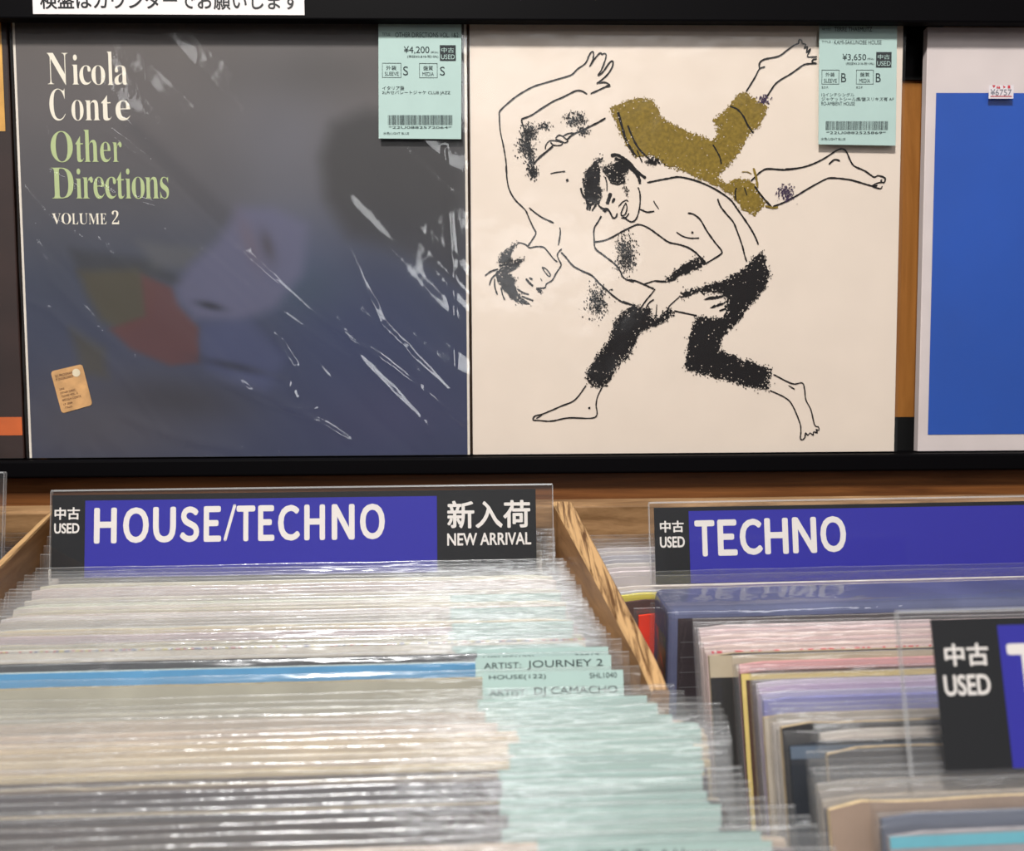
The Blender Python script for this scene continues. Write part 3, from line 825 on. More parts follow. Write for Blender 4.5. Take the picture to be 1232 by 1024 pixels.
for xa, ya, xb, yb, xc, yc in ((1189, 105.3, 1193, 105.3, 1191, 108.5), (1195, 105.3, 1196.5, 109, 1193.8, 109), (1197, 105.3, 1198.6, 109, 1196.2, 109.5),
                               (1202, 105.3, 1205, 107.5, 1202.5, 109), (1207.5, 105.5, 1210.5, 105.5, 1210.5, 110), (1207.5, 105.8, 1210, 109, 1207.5, 109)):
    b.poly([(F3.uv(x_, y_)[0], -0.0050, F3.uv(x_, y_)[1]) for x_, y_ in ((xa, ya), (xc, yc), (xb, yb))])
q = rect_px(F3, 1187, 118, 1212.5, 119); b.quad((q[0], -0.0050, q[1]), (q[2], -0.0050, q[1]), (q[2], -0.0050, q[3]), (q[0], -0.0050, q[3]))
b.build('red_print', plain('red_ink', (196, 70, 80), 0.8, 0.1, 0.0), stk)

# ------------------------------------------------------------------ brown cover cut off at the left
c0, F0, hw0 = cover_root(29.5 - 512, 29.5, 'dark brown record cover with orange streak, leftmost on the ledge')
b = MB(); b.box(-hw0, hw0, 0.0, 0.004, 0, 0.3125)
b.build('sleeve', plain('dark_brown_board', (44, 26, 22), 0.5, 0.3, 0.15, 20), c0)
for nm, x0, y0, x1, y1, cc in (('yellow_panel', -60, 20, 4, 158, (214, 160, 78)), ('orange_streak', -60, 502, 27, 524, (206, 98, 40))):
    q = rect_px(F0, x0, y0, x1, y1)
    b = MB(); b.quad((q[0], -0.0004, q[1]), (q[2], -0.0004, q[1]), (q[2], -0.0004, q[3]), (q[0], -0.0004, q[3]))
    b.build(nm, plain(nm + '_print', cc, 0.5, 0.3, 0.1, 40), c0)
sheet_grid(80, 80, hw0 + 0.001, 0.3125, film3, 'plastic_film', M_COVERFILM, c0)

# ------------------------------------------------------------------ record bins
def rd(y):
    r = (y - CY) / F_PX
    s = (r * 0.53 - 0.086) / (0.18 + r)
    return 0.53 - s

BYAW_L, BYAW_R = math.radians(-2.6) * -1 - YAW * 0, math.radians(2.6)
BYAW = math.radians(1.3)
bin_m = Matrix.Translation((0, 0.35, 0))
rbin = empty('record_bin', bin_m, 'oak record bin with upright dividers in front of the display rack', 'bin')
binv = bin_m.inverted()
def loc(p): return binv @ p

# back rail
pL, pR = at(0, 616.5, 0.564), at(1232, 602, 0.581)
dirx = (pR - pL).normalized()
a0, a1 = pL - dirx * 0.3, pR + dirx * 0.3
b = MB()
nrm = Vector((-dirx.y, dirx.x, 0)).normalized()
v8 = []
for p in (a0, a1):
    for dy, dz in ((0, 0), (0.016, 0), (0.016, -0.16), (0, -0.16)):
        v8.append(loc(p + nrm * dy + Vector((0, 0, dz))))
b.v = v8
for f in ((0, 1, 2, 3), (7, 6, 5, 4), (0, 4, 5, 1), (1, 5, 6, 2), (2, 6, 7, 3), (3, 7, 4, 0)):
    b.f.append(f); b.mi.append(0)
bevel(b.build('back_rail', M_RAIL, rbin), 0.0015)

def divider(back_l, back_r, front_l, front_r, deep=0.34):
    """sloping board between two bins, given by the four corners of its top face"""
    tops = [back_l, back_r, front_r, front_l]
    v = [Vector() for _ in range(0)]
    n = 10
    ring = []
    for k in range(n + 1):
        t = -0.03 + 1.03 * k / n
        l, r_ = back_l.lerp(front_l, t), back_r.lerp(front_r, t)
        drop = 0.0
        if t > 0.93: drop = (t - 0.93) ** 2 * 0.6
        ring.append((l - Vector((0, 0, drop)), r_ - Vector((0, 0, drop))))
    mb = MB()
    for l, r_ in ring:
        e = (r_ - l) * 0.10
        for p, dz in ((l, -deep), (l, -0.0012), (l + e, 0), (r_ - e, 0), (r_, -0.0012), (r_, -deep)):
            mb.v.append(loc(p + Vector((0, 0, dz))))
    for k in range(n):
        for j in range(5):
            a = k * 6 + j
            mb.f.append((a, a + 1, a + 7, a + 6)); mb.mi.append(0 if j in (1, 2, 3) else 1)
    mb.f.append(tuple(range(5, -1, -1))); mb.mi.append(1)
    mb.f.append(tuple(n * 6 + i for i in range(6))); mb.mi.append(1)
    return mb.build('divider', [M_OAK, M_OAKFACE], rbin)
divider(at(667, 608, 0.563), at(691, 608, 0.563), at(784, 823, 0.385), at(806, 823, 0.385))
divider(at(58, 617, 0.563), at(64, 617, 0.563), at(-155, 823, 0.385), at(-135, 823, 0.385), 0.065)
divider(at(1362, 602, 0.563), at(1389, 602, 0.563), at(1790, 823, 0.385), at(1828, 823, 0.385))
b = MB(); b.box(-0.72, 0.72, -0.285, 0.225, 0.52, 0.555)
b.build('bin_floor', M_OAKFACE, rbin)
b = MB(); b.box(-0.72, 0.72, -0.300, -0.286, 0.30, 0.72)
b.build('front_panel', M_OAKFACE, rbin)
b = MB(); b.box(-0.70, 0.70, -0.28, 0.225, 0.0, 0.519)
b.build('plinth', M_GAP, rbin)

# ------------------------------------------------------------------ records in the bins
CW, CH = 0.3125, 0.3125
FWID, FHGT = 0.327, 0.3225
RL = math.radians(21.5)

def record(px, py, depth, side, rgb, t=0.0026, label='', group=None, tag=None, drop=0.0085, border=None, lean=RL, yaw=BYAW,
           inset=0.003, worn=None, filmy=True, edge=None, seed=0, tagw=0.0645, name='record', tagx=0.016, band=None, crinkle=1.0):
    """px,py,depth: the top corner of the plastic outer sleeve at its left ('L') or right ('R') end"""
    rr = random.Random(seed)
    P = at(px, py, depth)
    Rm = Matrix.Rotation(yaw + math.radians(rr.uniform(-0.04, 0.04)), 4, 'Z') @ Matrix.Rotation(-lean, 4, 'X')
    hw = FWID / 2
    corner = Vector((hw if side == 'R' else -hw, -t / 2 - 0.0005, FHGT))
    o = P - (Rm.to_3x3() @ corner)
    root = empty(name, Matrix.Translation(o) @ Rm, label, 'record', group)
    # card sleeve: sits against one end of the plastic
    x0 = -hw + inset if side == 'L' else hw - 0.009 - CW
    x1 = x0 + CW
    zt = FHGT - drop
    z0 = zt - CH
    nseg = 26
    mb = MB()
    top = []
    for i in range(nseg + 1):
        u = x0 + (x1 - x0) * i / nseg
        dz = 0.0
        if i in (0, nseg): dz = -0.0012
        if worn: dz -= abs(noise.noise((u * 60, seed, 0))) * worn * 0.002
        top.append((u, zt + dz))
    for i in range(nseg + 1):
        u, z = top[i]
        mb.v += [(u, -t / 2, z0), (u, -t / 2, z - 0.0004), (u, 0, z), (u, t / 2, z - 0.0004), (u, t / 2, z0)]
    for i in range(nseg):
        for j in range(4):
            a = i * 5 + j
            mb.f.append((a, a + 5, a + 6, a + 1)); mb.mi.append(1 if j in (1, 2) else 0)
        mb.f.append((i * 5, i * 5 + 4, i * 5 + 9, i * 5 + 5)); mb.mi.append(0)
    mb.f.append((0, 1, 2, 3, 4)); mb.mi.append(1)
    k = nseg * 5
    mb.f.append((k + 4, k + 3, k + 2, k + 1, k)); mb.mi.append(1)
    ec = edge if edge else tuple(min(255, c * 1.06 + 8) for c in rgb)
    mb.build('card_sleeve', [plain('card', rgb, 0.6, 0.3, 0.05, 50), plain('card_edge', ec, 0.8, 0.1, 0.10, 160)], root)
    if border:
        col, hgt, wid = border
        bb = MB(); y = -t / 2 - 0.0002
        bb.quad((x0, y, zt - hgt), (x1, y, zt - hgt), (x1, y, zt - 0.0012), (x0, y, zt - 0.0012))
        if wid: bb.quad((x0, y, z0), (x0 + wid, y, z0), (x0 + wid, y, zt - hgt), (x0, y, zt - hgt))
        bb.build('cover_border', plain('border', col, 0.6, 0.3, 0.04), root)
    if band:
        bb = MB(); y = -t / 2 - 0.0002
        n_ = 240
        cols = [plain('fleck', c, 0.6, 0.2, 0.0) for c in band]
        for i in range(n_):
            ua = x0 + (x1 - x0) * i / n_; ub = x0 + (x1 - x0) * (i + 1) / n_
            bb.quad((ua, y, zt - 0.0016), (ub, y, zt - 0.0016), (ub, y, zt - 0.0005), (ua, y, zt - 0.0005), rr.randrange(len(cols)))
        bb.build('cover_pattern', cols, root)
    # plastic outer sleeve: front and back sheet, welded rim at the top and sides
    if filmy:
        fb = MB()
        nx, nz = 44, 9
        zs = [0.0, 0.15, 0.25, 0.285, 0.300, 0.308, 0.3135, 0.3175, 0.3205, FHGT]
        wob = [0.0006 * noise.noise((i * 0.16, seed * 3.1, 0.3)) + 0.00022 * noise.noise((i * 0.7, seed * 1.7, 4.3)) for i in range(nx + 1)]
        def sheet(sgn, m=0):
            base = len(fb.v)
            for j in range(nz + 1):
                for i in range(nx + 1):
                    u = -hw + 2 * hw * i / nx
                    z = zs[j] + (wob[i] if j >= nz - 2 else 0) * (j - nz + 3) / 3
                    e = max(0, (z - 0.29) / 0.03)
                    w_ = noise.noise((u * 30 * crinkle ** 0.5, z * 60, seed * 2.3 + sgn)) * 0.00025 * crinkle * min(1, e) + noise.noise((u * 12, z * 20, seed * 5.3)) * 0.0004 * min(1, e)
                    close = max(0.0, (z - (zt + 0.001)) / max(1e-4, (FHGT - zt)))
                    y = sgn * ((t / 2 + 0.0005) * (1 - 0.75 * min(1, close))) + w_
                    if sgn < 0 and z < zt: y = min(y, -t / 2 - 0.0004)
                    if sgn > 0 and z < zt: y = max(y, t / 2 + 0.0004)
                    fb.v.append((u, y, z))
            for j in range(nz):
                for i in range(nx):
                    a = base + j * (nx + 1) + i
                    fb.f.append((a, a + 1, a + nx + 2, a + nx + 1) if sgn < 0 else (a, a + nx + 1, a + nx + 2, a + 1)); fb.mi.append(m)
            return base
        s0 = sheet(-1); s1 = sheet(1)
        # rim along the top
        rb = len(fb.v)
        for i in range(nx + 1):
            q = Vector(fb.v[s0 + nz * (nx + 1) + i])
            q2 = Vector(fb.v[s1 + nz * (nx + 1) + i]); c = (q + q2) / 2
            r_ = 0.00024 + 0.00024 * rr.random()
            for a in range(5):
                an = math.pi * (1.15 - 1.3 * a / 4)
                fb.v.append((c.x, c.y + 1.2 * r_ * math.cos(an), c.z + r_ * math.sin(an)))
        for i in range(nx):
            for a in range(4):
                k = rb + i * 5 + a
                fb.f.append((k, k + 5, k + 6, k + 1)); fb.mi.append(1)
        for xx, sg in ((-hw, -1), (hw, 1)):
            fb.quad((xx, -t / 2 - 0.0004, 0), (xx, t / 2 + 0.0004, 0), (xx, t / 2 * 0.4, FHGT), (xx, -t / 2 * 0.4, FHGT), 1)
        fb.build('plastic_sleeve', [M_FILM, M_RIM if rr.random() < 0.55 else M_RIMFAINT], root, True)
    if tag is not None:
        tw, tz = tagw, zt + 0.0018
        xr = x1 - tagx
        y = -t / 2 - 0.0008
        tb = MB(); tb.box(xr - tw, xr, y - 0.0002, y, tz - 0.10, tz)
        tg = tb.build('price_tag', M_TAG, root)
        if tag:
            lb = MB()
            for txt, fx, fz, hh, ww in tag:
                put_text(lb, txt, (xr - tw + fx, tz - fz - hh, xr - tw + fx + ww, tz - fz), -y + 0.0004)
            lb.build('tag_print', M_TAGINK, tg)
    return root

ORD = ['first', 'second', 'third', 'fourth', 'fifth', 'sixth', 'seventh', 'eighth', 'ninth', 'tenth', 'eleventh', 'twelfth', 'thirteenth', 'fourteenth',
       'fifteenth', 'sixteenth', 'seventeenth', 'eighteenth', 'nineteenth', 'twentieth', 'twenty-first', 'twenty-second', 'twenty-third', 'twenty-fourth',
       'twenty-fifth', 'twenty-sixth', 'twenty-seventh', 'twenty-eighth', 'twenty-ninth', 'thirtieth']
CREAMS = [((218, 206, 186), 'cream'), ((206, 200, 194), 'pale grey'), ((226, 220, 210), 'off-white'), ((200, 186, 164), 'beige'), ((212, 200, 176), 'yellowish cream'),
          ((188, 180, 174), 'warm grey'), ((224, 216, 206), 'off-white')]
GH = 'records in the house and techno bin'
sd = 100
# behind the sign
for k in range(3):
    sd += 1
    rgb, nm = CREAMS[(k * 3) % 7]
    record(667.6 + k * 0.4, 636 + k * 10, 0.5605 - k * 0.0040, 'R', rgb, 0.0022, f'{nm} record in clear plastic, {ORD[2 - k]} behind the HOUSE/TECHNO sign', GH, seed=sd, lean=math.radians(12))
# behind the blue edged record, from the sign forward
NB = 24
rng = random.Random(5)
for k in range(NB):
    sd += 1
    t_ = k / (NB - 1)
    y = 672 + 91 * t_
    x = 678.5 + 56 * t_ + rng.uniform(-4, 1.5)
    rgb, nm = CREAMS[rng.randrange(7)]
    rgb = tuple(max(0, min(255, c + rng.randint(-10, 8))) for c in rgb)
    lab = f'{nm} record in clear plastic sleeve, {ORD[k]} in front of HOUSE/TECHNO sign'
    band = None
    if k == 20:
        band = [(206, 196, 180), (206, 196, 180), (206, 196, 180), (196, 90, 80), (214, 196, 90), (90, 90, 130)]
        lab = 'cream record with red and yellow flecked top edge in the left bin'
    tg = None
    if k in (7, 11, 13, 16, 18, 19, 21, 22): tg = []
    if k == 23: tg = [('HOUSE(122)', 0.003, 0.0025, 0.0022, 0.026)]
    if k == 24: tg = [('HOUSE(122)', 0.003, 0.0028, 0.0024, 0.026), ('SHL1039', 0.046, 0.0028, 0.0022, 0.014)]
    record(x, y, rd(y), 'R', rgb, 0.0022, lab, GH, tag=tg, drop=rng.uniform(0.006, 0.0105), seed=sd, band=band, worn=rng.choice((None, 0.6)), tagx=rng.uniform(0.0, 0.006))
record(748, 769, rd(769), 'R', (44, 42, 48), 0.0026, 'black record sleeve just behind the light blue one in the left bin', GH,
       tag=[('HOUSE(122)', 0.003, 0.0032, 0.0026, 0.025), ('30817', 0.048, 0.0032, 0.0022, 0.012)], drop=0.0052, worn=0.8, seed=301, tagx=-0.002)
record(757, 784, rd(784), 'R', (84, 144, 186), 0.0030, 'light blue record sleeve with a tag reading ARTIST: JOURNEY 2', GH,
       tag=[('ARTIST:', 0.004, 0.0024, 0.0027, 0.0175), ('JOURNEY 2', 0.0245, 0.0018, 0.0042, 0.036)], drop=0.0030, edge=(190, 205, 205), seed=302, tagx=0.0)
record(770, 802, rd(802), 'R', (160, 156, 142), 0.0030, 'grey-olive record sleeve with a tag reading ARTIST: DJ CAMACHO', GH,
       tag=[('HOUSE(122)', 0.003, 0.0010, 0.0024, 0.026), ('SHL1040', 0.049, 0.0010, 0.0024, 0.0125), ('ARTIST:', 0.003, 0.0074, 0.0027, 0.0175), ('DJ CAMACHO', 0.0235, 0.0068, 0.0042, 0.038)],
       drop=0.0030, edge=(176, 160, 126), worn=0.5, seed=303, tagx=-0.001)

FRONT = [(812, 824, (172, 168, 154), 'grey-green'), (824, 833, (178, 166, 152), 'warm grey'), (846, 839.5, (200, 182, 166), 'pinkish beige'), (868, 847, (196, 178, 158), 'beige'), (872, 853.7, (206, 188, 166), 'pale beige'),
         (876, 861.5, (200, 182, 156), 'sandy'), (878, 869.5, (208, 192, 166), 'cream'), (879, 877, (196, 180, 162), 'beige'), (881, 886, (204, 186, 152), 'tan'), (877, 895, (84, 75, 74), 'dark grey'),
         (876, 904, (132, 118, 106), 'scuffed grey-brown'), (880, 914, (74, 66, 72), 'dark violet-grey'), (893, 924, (66, 59, 62), 'charcoal'), (894, 933, (64, 56, 60), 'charcoal'),
         (904, 942, (84, 76, 73), 'grey'), (905, 952, (70, 61, 62), 'dark grey'), (924, 961.5, (68, 60, 60), 'charcoal'), (958, 972, (82, 74, 71), 'grey'), (976, 983, (208, 190, 172), 'cream'),
         (986, 995, (126, 114, 114), 'grey'), (998, 1006, (84, 72, 68), 'dark brown'), (1008, 1022, (190, 170, 140), 'tan')]
for k, (x, y, rgb, nm) in enumerate(FRONT):
    sd += 1
    lab = f'{nm} record with pale aqua tag, {ORD[k]} in front of the DJ CAMACHO record'
    tg = []
    if k == 19: tg = [('ARTIST:', 0.006, 0.0012, 0.0027, 0.0175), ('8 TI', 0.0245, 0.0012, 0.0027, 0.009), ('4-House', 0.037, 0.0012, 0.0027, 0.019)]
    d = rd(y)
    record(x, y, d, 'R', rgb, 0.0026, lab, GH, tag=tg, drop=0.0054 if k == 19 else 0.0045 + 0.0060 * random.Random(k + 3).random(), worn=1.0 if nm.startswith('scuff') or nm == 'dark brown' else 0.3,
           seed=sd, edge=(196, 182, 158) if k in (10, 13, 20) else None, tagw=0.074, tagx=0.001 + 0.006 * random.Random(k + 40).random() + max(0, (k - 14)) * 0.001)

# ---- right bin
GT = 'records in the techno bin'
PALE = [((206, 196, 198), 'pale pink'), ((214, 208, 204), 'off-white'), ((190, 188, 198), 'pale lilac-grey'), ((222, 210, 206), 'blush white')]
for k in range(12):
    sd += 1
    rgb, nm = PALE[(k * 7 + k // 3) % 4]
    if k < 7: x, y, d, ln = 704 + k * 2.9, 645 + k * 4.6, 0.5580 - k * 0.0034, 6
    else: x, y, d, ln = 733 + (k - 7) * 3.5, 690 + (k - 7) * 5.5, 0.5240 - (k - 7) * 0.0036, 6
    if k > 8: break
    record(x, y, d, 'L', rgb, 0.0020,
           f'{nm} record in clear plastic, {ORD[k]} from the back rail in the right bin', GT, seed=sd, yaw=math.radians(2.0), lean=math.radians(ln))
LB = math.radians(5.5)
Y2 = math.radians(2.0)
record(741, 711, 0.5128, 'L', (224, 206, 70), 0.0020, 'yellow edged record beside the oak divider, behind a dark brown one', GT, seed=401, drop=0.002, yaw=Y2, lean=LB)
record(746, 717, 0.5091, 'L', (78, 54, 50), 0.0020, 'dark brown record beside the oak divider, in front of a yellow one', GT, seed=402, drop=0.003, yaw=Y2, lean=LB)
record(763, 733, 0.5052, 'L', (226, 54, 28), 0.0022, 'bright red record between the oak divider and the shrink-wrapped box set', GT, seed=403, drop=0.003, yaw=Y2, lean=LB)
record(783, 727, 0.5016, 'L', (170, 172, 176), 0.0020, 'grey record standing against the back of the shrink-wrapped box set', GT, seed=404, drop=0.004, yaw=Y2, lean=LB)

# box set in shrink wrap
bl = math.radians(5)
Rm = Matrix.Rotation(math.radians(2.2), 4, 'Z') @ Matrix.Rotation(-bl, 4, 'X')
P = at(806, 734, 0.457)
BWd, BHt, BT = 0.318, 0.318, 0.0395
o = P - (Rm.to_3x3() @ Vector((-BWd / 2, 0, BHt)))
box = empty('box_set', Matrix.Translation(o) @ Rm, 'thick dark record box set in glossy shrink wrap below the TECHNO sign', 'box set', GT)
b = MB(); b.box(-BWd / 2, BWd / 2, 0.0005, BT, 0, BHt)
bx = bevel(b.build('box', plain('box_board_sheen', (92, 97, 130), 0.5, 0.3, 0.1, 30), box), 0.005, 4)  # board lightened bluish, lamp reflection on its top put into the colour
b = MB(); x = -BWd / 2 - 0.0003
b.quad((x, 0.026, 0.01), (x, 0.007, 0.01), (x, 0.007, 0.30), (x, 0.026, 0.30))
m_sp, nt, bs = new_mat('spine_art')
tc = nt.nodes.new('ShaderNodeTexCoord'); n = nt.nodes.new('ShaderNodeTexNoise'); n.inputs['Scale'].default_value = 30
r_ = nt.nodes.new('ShaderNodeValToRGB')
for pos, cc in ((0.3, (60, 54, 52)), (0.45, (156, 112, 76)), (0.55, (96, 110, 112)), (0.7, (180, 150, 120))):
    e = r_.color_ramp.elements.new(pos); e.color = lin(cc) + (1,)
nt.links.new(tc.outputs['Object'], n.inputs['Vector']); nt.links.new(n.outputs['Fac'], r_.inputs['Fac']); nt.links.new(r_.outputs['Color'], bs.inputs['Base Color'])
b.build('spine_art', m_sp, box)
b = MB(); b.quad((-BWd / 2 + 0.0045, 0.0003, 0.01), (BWd / 2 - 0.0045, 0.0003, 0.01), (BWd / 2 - 0.0045, 0.0003, BHt - 0.005), (-BWd / 2 + 0.0045, 0.0003, BHt - 0.005))
b.build('front_print', plain('plum_print', (52, 42, 47), 0.5, 0.3, 0.12, 25), box)
b = MB()
for k in range(1, 14):
    z = BHt - 0.01 - k * 0.0085
    b.quad((-BWd / 2 + 0.006, 0.0001, z), (-BWd / 2 + 0.03, 0.0001, z), (-BWd / 2 + 0.03, 0.0001, z + 0.0003), (-BWd / 2 + 0.006, 0.0001, z + 0.0003))
b.build('grid_lines', plain('grey_line', (120, 118, 122), 0.6, 0.2, 0.0), box)
# wrap: rounded skin with creases
fb = MB(); nx, npf = 60, 26
prof = []
for k in range(npf + 1):
    t_ = k / npf
    if t_ < 0.35: prof.append((-0.0008, BHt * (0.55 + 0.43 * t_ / 0.35)))
    elif t_ < 0.45:
        a = (t_ - 0.35) / 0.10 * math.pi / 2; prof.append((0.005 - 0.0060 * math.cos(a), BHt - 0.005 + 0.0062 * math.sin(a)))
    elif t_ < 0.55: prof.append((0.005 + (BT - 0.010) * (t_ - 0.45) / 0.10, BHt + 0.0012))
    elif t_ < 0.65:
        a = (t_ - 0.55) / 0.10 * math.pi / 2; prof.append((BT - 0.005 + 0.0060 * math.sin(a), BHt - 0.005 + 0.0062 * math.cos(a)))
    else: prof.append((BT + 0.001, BHt * (0.98 - 0.43 * (t_ - 0.65) / 0.35)))
for k, (y, z) in enumerate(prof):
    for i in range(nx + 1):
        u = -BWd / 2 - 0.001 + (BWd + 0.002) * i / nx
        w_ = noise.noise((u * 30, k * 0.5, 2.2)) * 0.0004 + noise.noise((u * 8 + z * 30, z * 14, 7.2)) * 0.0004
        fb.v.append((u, y - (abs(w_) if y < BT / 2 else -abs(w_)), z + abs(w_)))
for k in range(npf):
    for i in range(nx):
        a = k * (nx + 1) + i
        fb.f.append((a, a + 1, a + nx + 2, a + nx + 1)); fb.mi.append(0)
s_ = len(fb.v); lx = -BWd / 2 - 0.0012
fb.quad((lx, -0.0008, 0.17), (lx, -0.0008, BHt), (lx, BT, BHt), (lx, BT, 0.17))
fb.build('shrink_wrap', M_SHRINK, box, True)

Y2 = math.radians(2.0)
def rrec(x, y, rgb, label, **kw):
    global sd
    sd += 1
    kw.setdefault('t', 0.0022)
    return record(x, y, kw.pop('d', rd(y)), 'L', rgb, label=label, group=GT, seed=sd, yaw=Y2, **kw)
for k, (x, y, rgb, nm) in enumerate(((834, 745, (216, 196, 196), 'blush white'), (835, 750, (210, 182, 182), 'dusty pink'), (836, 756, (222, 198, 192), 'pale pink'), (839, 762, (206, 176, 174), 'dusty pink'),
                                     (840, 768, (216, 192, 184), 'pale peach'), (842, 774, (204, 176, 172), 'dusty pink'))):
    rrec(x, y, rgb, f'{nm} record in clear plastic, {ORD[k]} in front of the shrink-wrapped box set', drop=0.0035, band=[(214, 60, 80), (216, 190, 186), (216, 190, 186)] if k == 5 else None)
rrec(848, 781, (20, 18, 16), 'black record with broad beige top border, in front of the pink-edged records', border=((176, 162, 138), 0.0115, 0), drop=0.002, inset=0.002, edge=(190, 170, 140))
rrec(882, 789, (206, 150, 150), 'red-pink edged record just behind the yellow-edged brown one', drop=0.003)
rrec(886, 800, (70, 42, 22), 'brown record with yellow-cream border, its left strip showing beside the black gap', border=((214, 190, 112), 0.004, 0.0020), drop=0.003, inset=0.002)
for k, (x, y, rgb, nm) in enumerate(((903, 806, (204, 192, 212), 'pale lilac'), (905, 812, (190, 168, 200), 'mauve'), (908, 819, (176, 170, 204), 'lilac'), (910, 826, (124, 124, 190), 'violet-blue'))):
    rrec(x, y, rgb, f'{nm} record in clear plastic, {ORD[k]} in front of the yellow-bordered brown record', drop=0.005)
rrec(912, 835, (190, 178, 162), 'tan-grey record in clear plastic with a yellowed top corner, beside the brown strip', edge=(196, 174, 140), inset=0.002)
for k, (x, y, rgb, nm) in enumerate(((920, 842, (206, 196, 188), 'off-white'), (926, 848, (196, 186, 178), 'pale grey'), (930, 854, (206, 192, 170), 'cream'))):
    rrec(x, y, rgb, f'{nm} record in clear plastic, {ORD[k]} in front of the tan-grey one with yellowed corner')
rrec(934, 861, (26, 22, 26), 'black record with worn tan corners, behind the navy one in the techno bin', edge=(196, 174, 140), worn=1.5, inset=0.002, drop=0.003)
for k, (x, y, rgb, nm) in enumerate(((978, 867, (204, 196, 188), 'off-white'), (982, 874, (190, 180, 172), 'warm grey'))):
    rrec(x, y, rgb, f'{nm} record in clear plastic, {ORD[k]} behind the navy record in the techno bin', drop=0.004)
rrec(944, 882, (18, 26, 38), 'dark navy record with a steel blue top border in the techno bin', border=((84, 98, 116), 0.006, 0), drop=0.004, inset=0.002)
rrec(986, 893.5, (74, 72, 74), 'charcoal record with a worn tan edge, directly behind the lower sign', edge=(196, 174, 140), worn=1.5, drop=0.002)
for k, (x, y, rgb, nm) in enumerate(((972, 907, (176, 168, 158), 'grey-tan'), (975, 916, (160, 152, 146), 'warm grey'), (978, 925, (186, 174, 160), 'beige'), (982, 934, (108, 104, 114), 'slate'))):
    rrec(x, y, rgb, f'{nm} record in clear plastic, {ORD[k]} in front of the lower techno sign', drop=0.010)
rrec(986, 944, (152, 130, 114), 'brown record with frayed cream edge in wrinkled plastic, right bin', edge=(226, 200, 156), worn=1.6, drop=0.006, crinkle=3.0)
rrec(1050, 961, (96, 102, 120), 'slate blue record with crinkled plastic, second from the front of the right bin', drop=0.0055, crinkle=4.0)
rrec(1058, 982, (150, 146, 150), 'grey record with a turquoise top band, frontmost in the right bin', border=((104, 172, 188), 0.005, 0), drop=0.0055, crinkle=4.0)

# ---- far left bin
for k in range(5):
    sd += 1
    rgb, nm = PALE[k % 4]
    record(44 - k * 9, 642 + k * 5, 0.5590 - k * 0.0046, 'R', rgb, 0.0024, f'{nm} record beyond the left oak divider, {ORD[k]} from the back rail', 'records beyond the left divider', seed=sd, lean=math.radians(12))

# ------------------------------------------------------------------ genre signs
def sign(tl, tr, depth_l, depth_r, lean, w, h, label):
    P0, P1 = at(*tl, depth_l), at(*tr, depth_r)
    dx = P1 - P0
    yaw = math.atan2(dx.y, dx.x)
    Rm = Matrix.Rotation(yaw, 4, 'Z') @ Matrix.Rotation(-lean, 4, 'X')
    o = P0 - (Rm.to_3x3() @ Vector((-w / 2, 0, h)))
    m = Matrix.Translation(o) @ Rm
    root = empty('genre_sign', m, label, 'sign', 'genre signs standing among the records')
    fr = Frame(m)
    b = MB()
    b.box(-w / 2, w / 2, -0.0006, 0.0, 0, h, 0)
    b.box(-w / 2, w / 2, 0.0016, 0.0022, 0, h, 0)
    b.box(-w / 2, w / 2, -0.0009, 0.0024, h, h + 0.0010, 1)
    b.box(-w / 2 - 0.0004, -w / 2, -0.0006, 0.0022, 0, h, 1)
    b.box(w / 2, w / 2 + 0.0004, -0.0006, 0.0022, 0, h, 1)
    b.build('acrylic_holder', [M_ACRYL, M_ACRYLEDGE], root)
    return root, fr

def sign_card(root, fr, x0, y0, x1, zb, blue):
    a = fr.uv(x0, y0); c = fr.uv(x1, y0) if x1 else None
    u1 = c[0] if c else None
    b = MB(); b.box(a[0], u1, 0.0004, 0.0013, zb, a[1])
    card = b.build('card', M_SIGNBLACK, root)
    q0 = fr.uv(blue[0], blue[1])[0]; q1 = fr.uv(blue[2], blue[1])[0]
    qv = fr.uv(blue[0], blue[1])[1]
    b = MB(); b.quad((q0, 0.0002, zb), (q1, 0.0002, zb), (q1, 0.0002, qv), (q0, 0.0002, qv))
    b.build('blue_panel', M_SIGNBLUE, card)
    return card

def sign_text(card, fr, items, name='lettering'):
    b = MB()
    for s, x0, y0, x1, y1, bold in items:
        q = rect_px(fr, x0, y0, x1, y1)
        put_text(b, s, q, -0.0001, bold)
    b.build(name, M_WHITE, card)

def letters(chars, boxes, y0a, y0b, hgt, bold):
    n = len(chars); out = []
    xa, xb = boxes[0][0], boxes[-1][0]
    for ch, (l, r_) in zip(chars, boxes):
        t_ = (l - xa) / max(1, xb - xa)
        y = y0a + (y0b - y0a) * t_
        y -= 2.5 if ch == '/' else 0
        out.append((wide(ch), l, y, r_, y + hgt + (2.5 if ch == '/' else 0), bold))
    return out

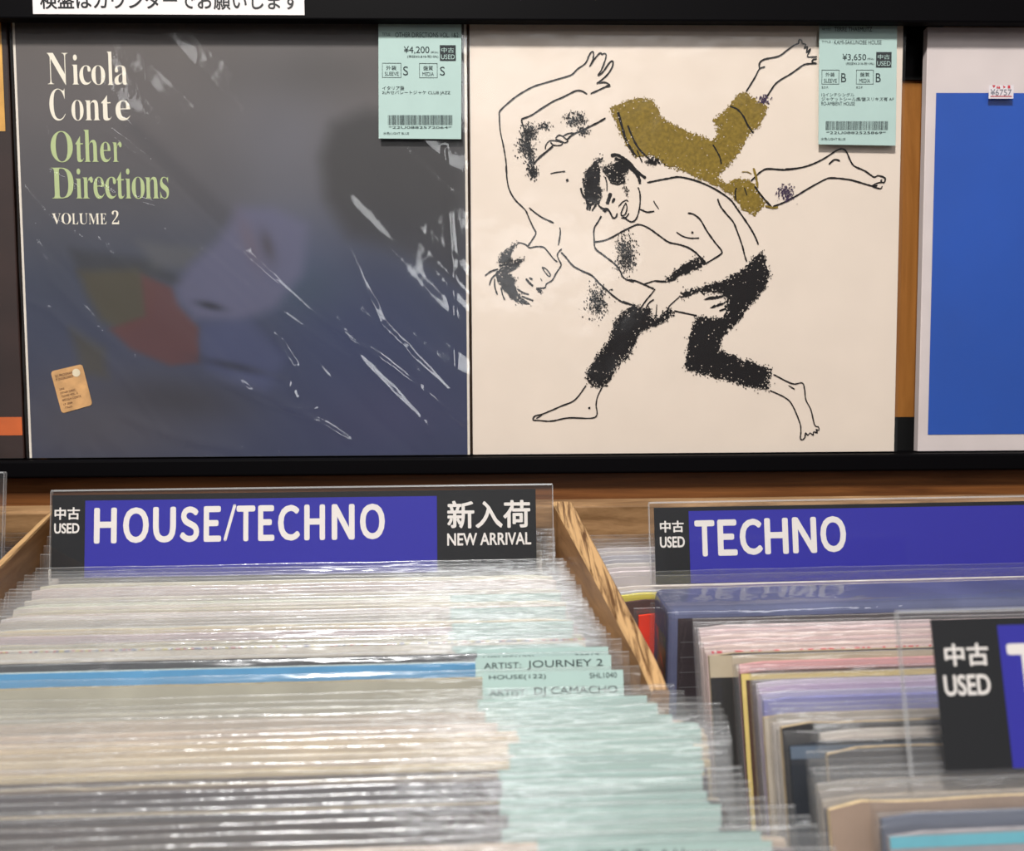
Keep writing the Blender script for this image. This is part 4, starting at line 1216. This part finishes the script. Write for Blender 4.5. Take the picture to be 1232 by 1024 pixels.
S1, FS1 = sign((62, 591.5), (665, 586), 0.5320, 0.5445, math.radians(15), 0.3135, 0.056, 'blue and black HOUSE/TECHNO sign with NEW ARRIVAL panel, in clear holder')
k1 = sign_card(S1, FS1, 62.5, 596, 644.5, 0.002, (102.5, 602.5, 525.5))
sign_text(k1, FS1, letters('HOUSE/TECHNO', [(113, 140.4), (148, 179), (184, 211.6), (216.3, 239.6), (245, 266), (269, 284), (284.5, 307), (310.5, 330), (334.4, 361), (366, 391), (399, 426.6), (433, 463)], 611, 606, 43, 0.0008), 'genre_lettering')
sign_text(k1, FS1, [('中古', 65.5, 610.5, 96, 625.5, 0.0002), ('USED', 65, 629.5, 95.5, 642, 0.0002)], 'used_lettering')
sign_text(k1, FS1, [('新入荷', 538, 602, 638, 635.5, 0.0004), ('NEW ARRIVAL', 538, 641, 639, 656, 0.0002)], 'arrival_lettering')

S2, FS2 = sign((781, 606), (1232, 595), 0.5325, 0.5445, math.radians(16), 0.285, 0.052, 'blue and black sign reading TECHNO, above the shrink-wrapped box set')
k2 = sign_card(S2, FS2, 787, 611, 1310, 0.002, (828.5, 615, 1309))
sign_text(k2, FS2, letters('TECHNO', [(836, 860), (863.5, 887), (890, 917.6), (920, 948.5), (953.5, 982.5), (987, 1018)], 626, 621, 43.5, 0.0008), 'genre_lettering')
sign_text(k2, FS2, [('中古', 794, 626.6, 822.7, 640.8, 0.0002), ('USED', 794, 645.5, 824, 659, 0.0002)], 'used_lettering')

S3, FS3 = sign((1080, 738), (1232, 732.5), 0.3165, 0.3190, math.radians(21.5), 0.23, 0.058, 'black and blue sign reading USED, lowest of the signs, cut off by the right edge')
k3 = sign_card(S3, FS3, 1121, 745.5, 1780, 0.002, (1200, 752.5, 1779))
sign_text(k3, FS3, [(wide('T'), 1215, 774, 1260, 856, 0.0008)], 'genre_lettering')
sign_text(k3, FS3, [('中古', 1136.5, 774, 1189.5, 801.5, 0.0002), ('USED', 1136, 811.5, 1192, 837, 0.0002)], 'used_lettering')

S4, FS4 = sign((4 - 560, 571), (4, 567), 0.520, 0.5205, math.radians(15), 0.2842, 0.055, 'clear edged sign holder at the left margin beyond the oak divider')
b = MB(); b.box(-0.14, 0.1385, 0.0004, 0.0013, 0.002, 0.051)
b.build('card', M_SIGNBLACK, S4)

# ------------------------------------------------------------------ shell
b = MB(); b.box(-3, 3, -4, 1.2, -0.05, 0.0)
fl = b.build('floor', plain('shop_floor', (120, 112, 104), 0.5, 0.3, 0.05, 10)); fl['kind'] = 'structure'
b = MB(); b.box(-3, 3, 0.80, 0.9, 0.0, 2.9)
wl = b.build('wall_back', plain('shop_wall', (60, 52, 48), 0.7, 0.2, 0.03, 10)); wl['kind'] = 'structure'
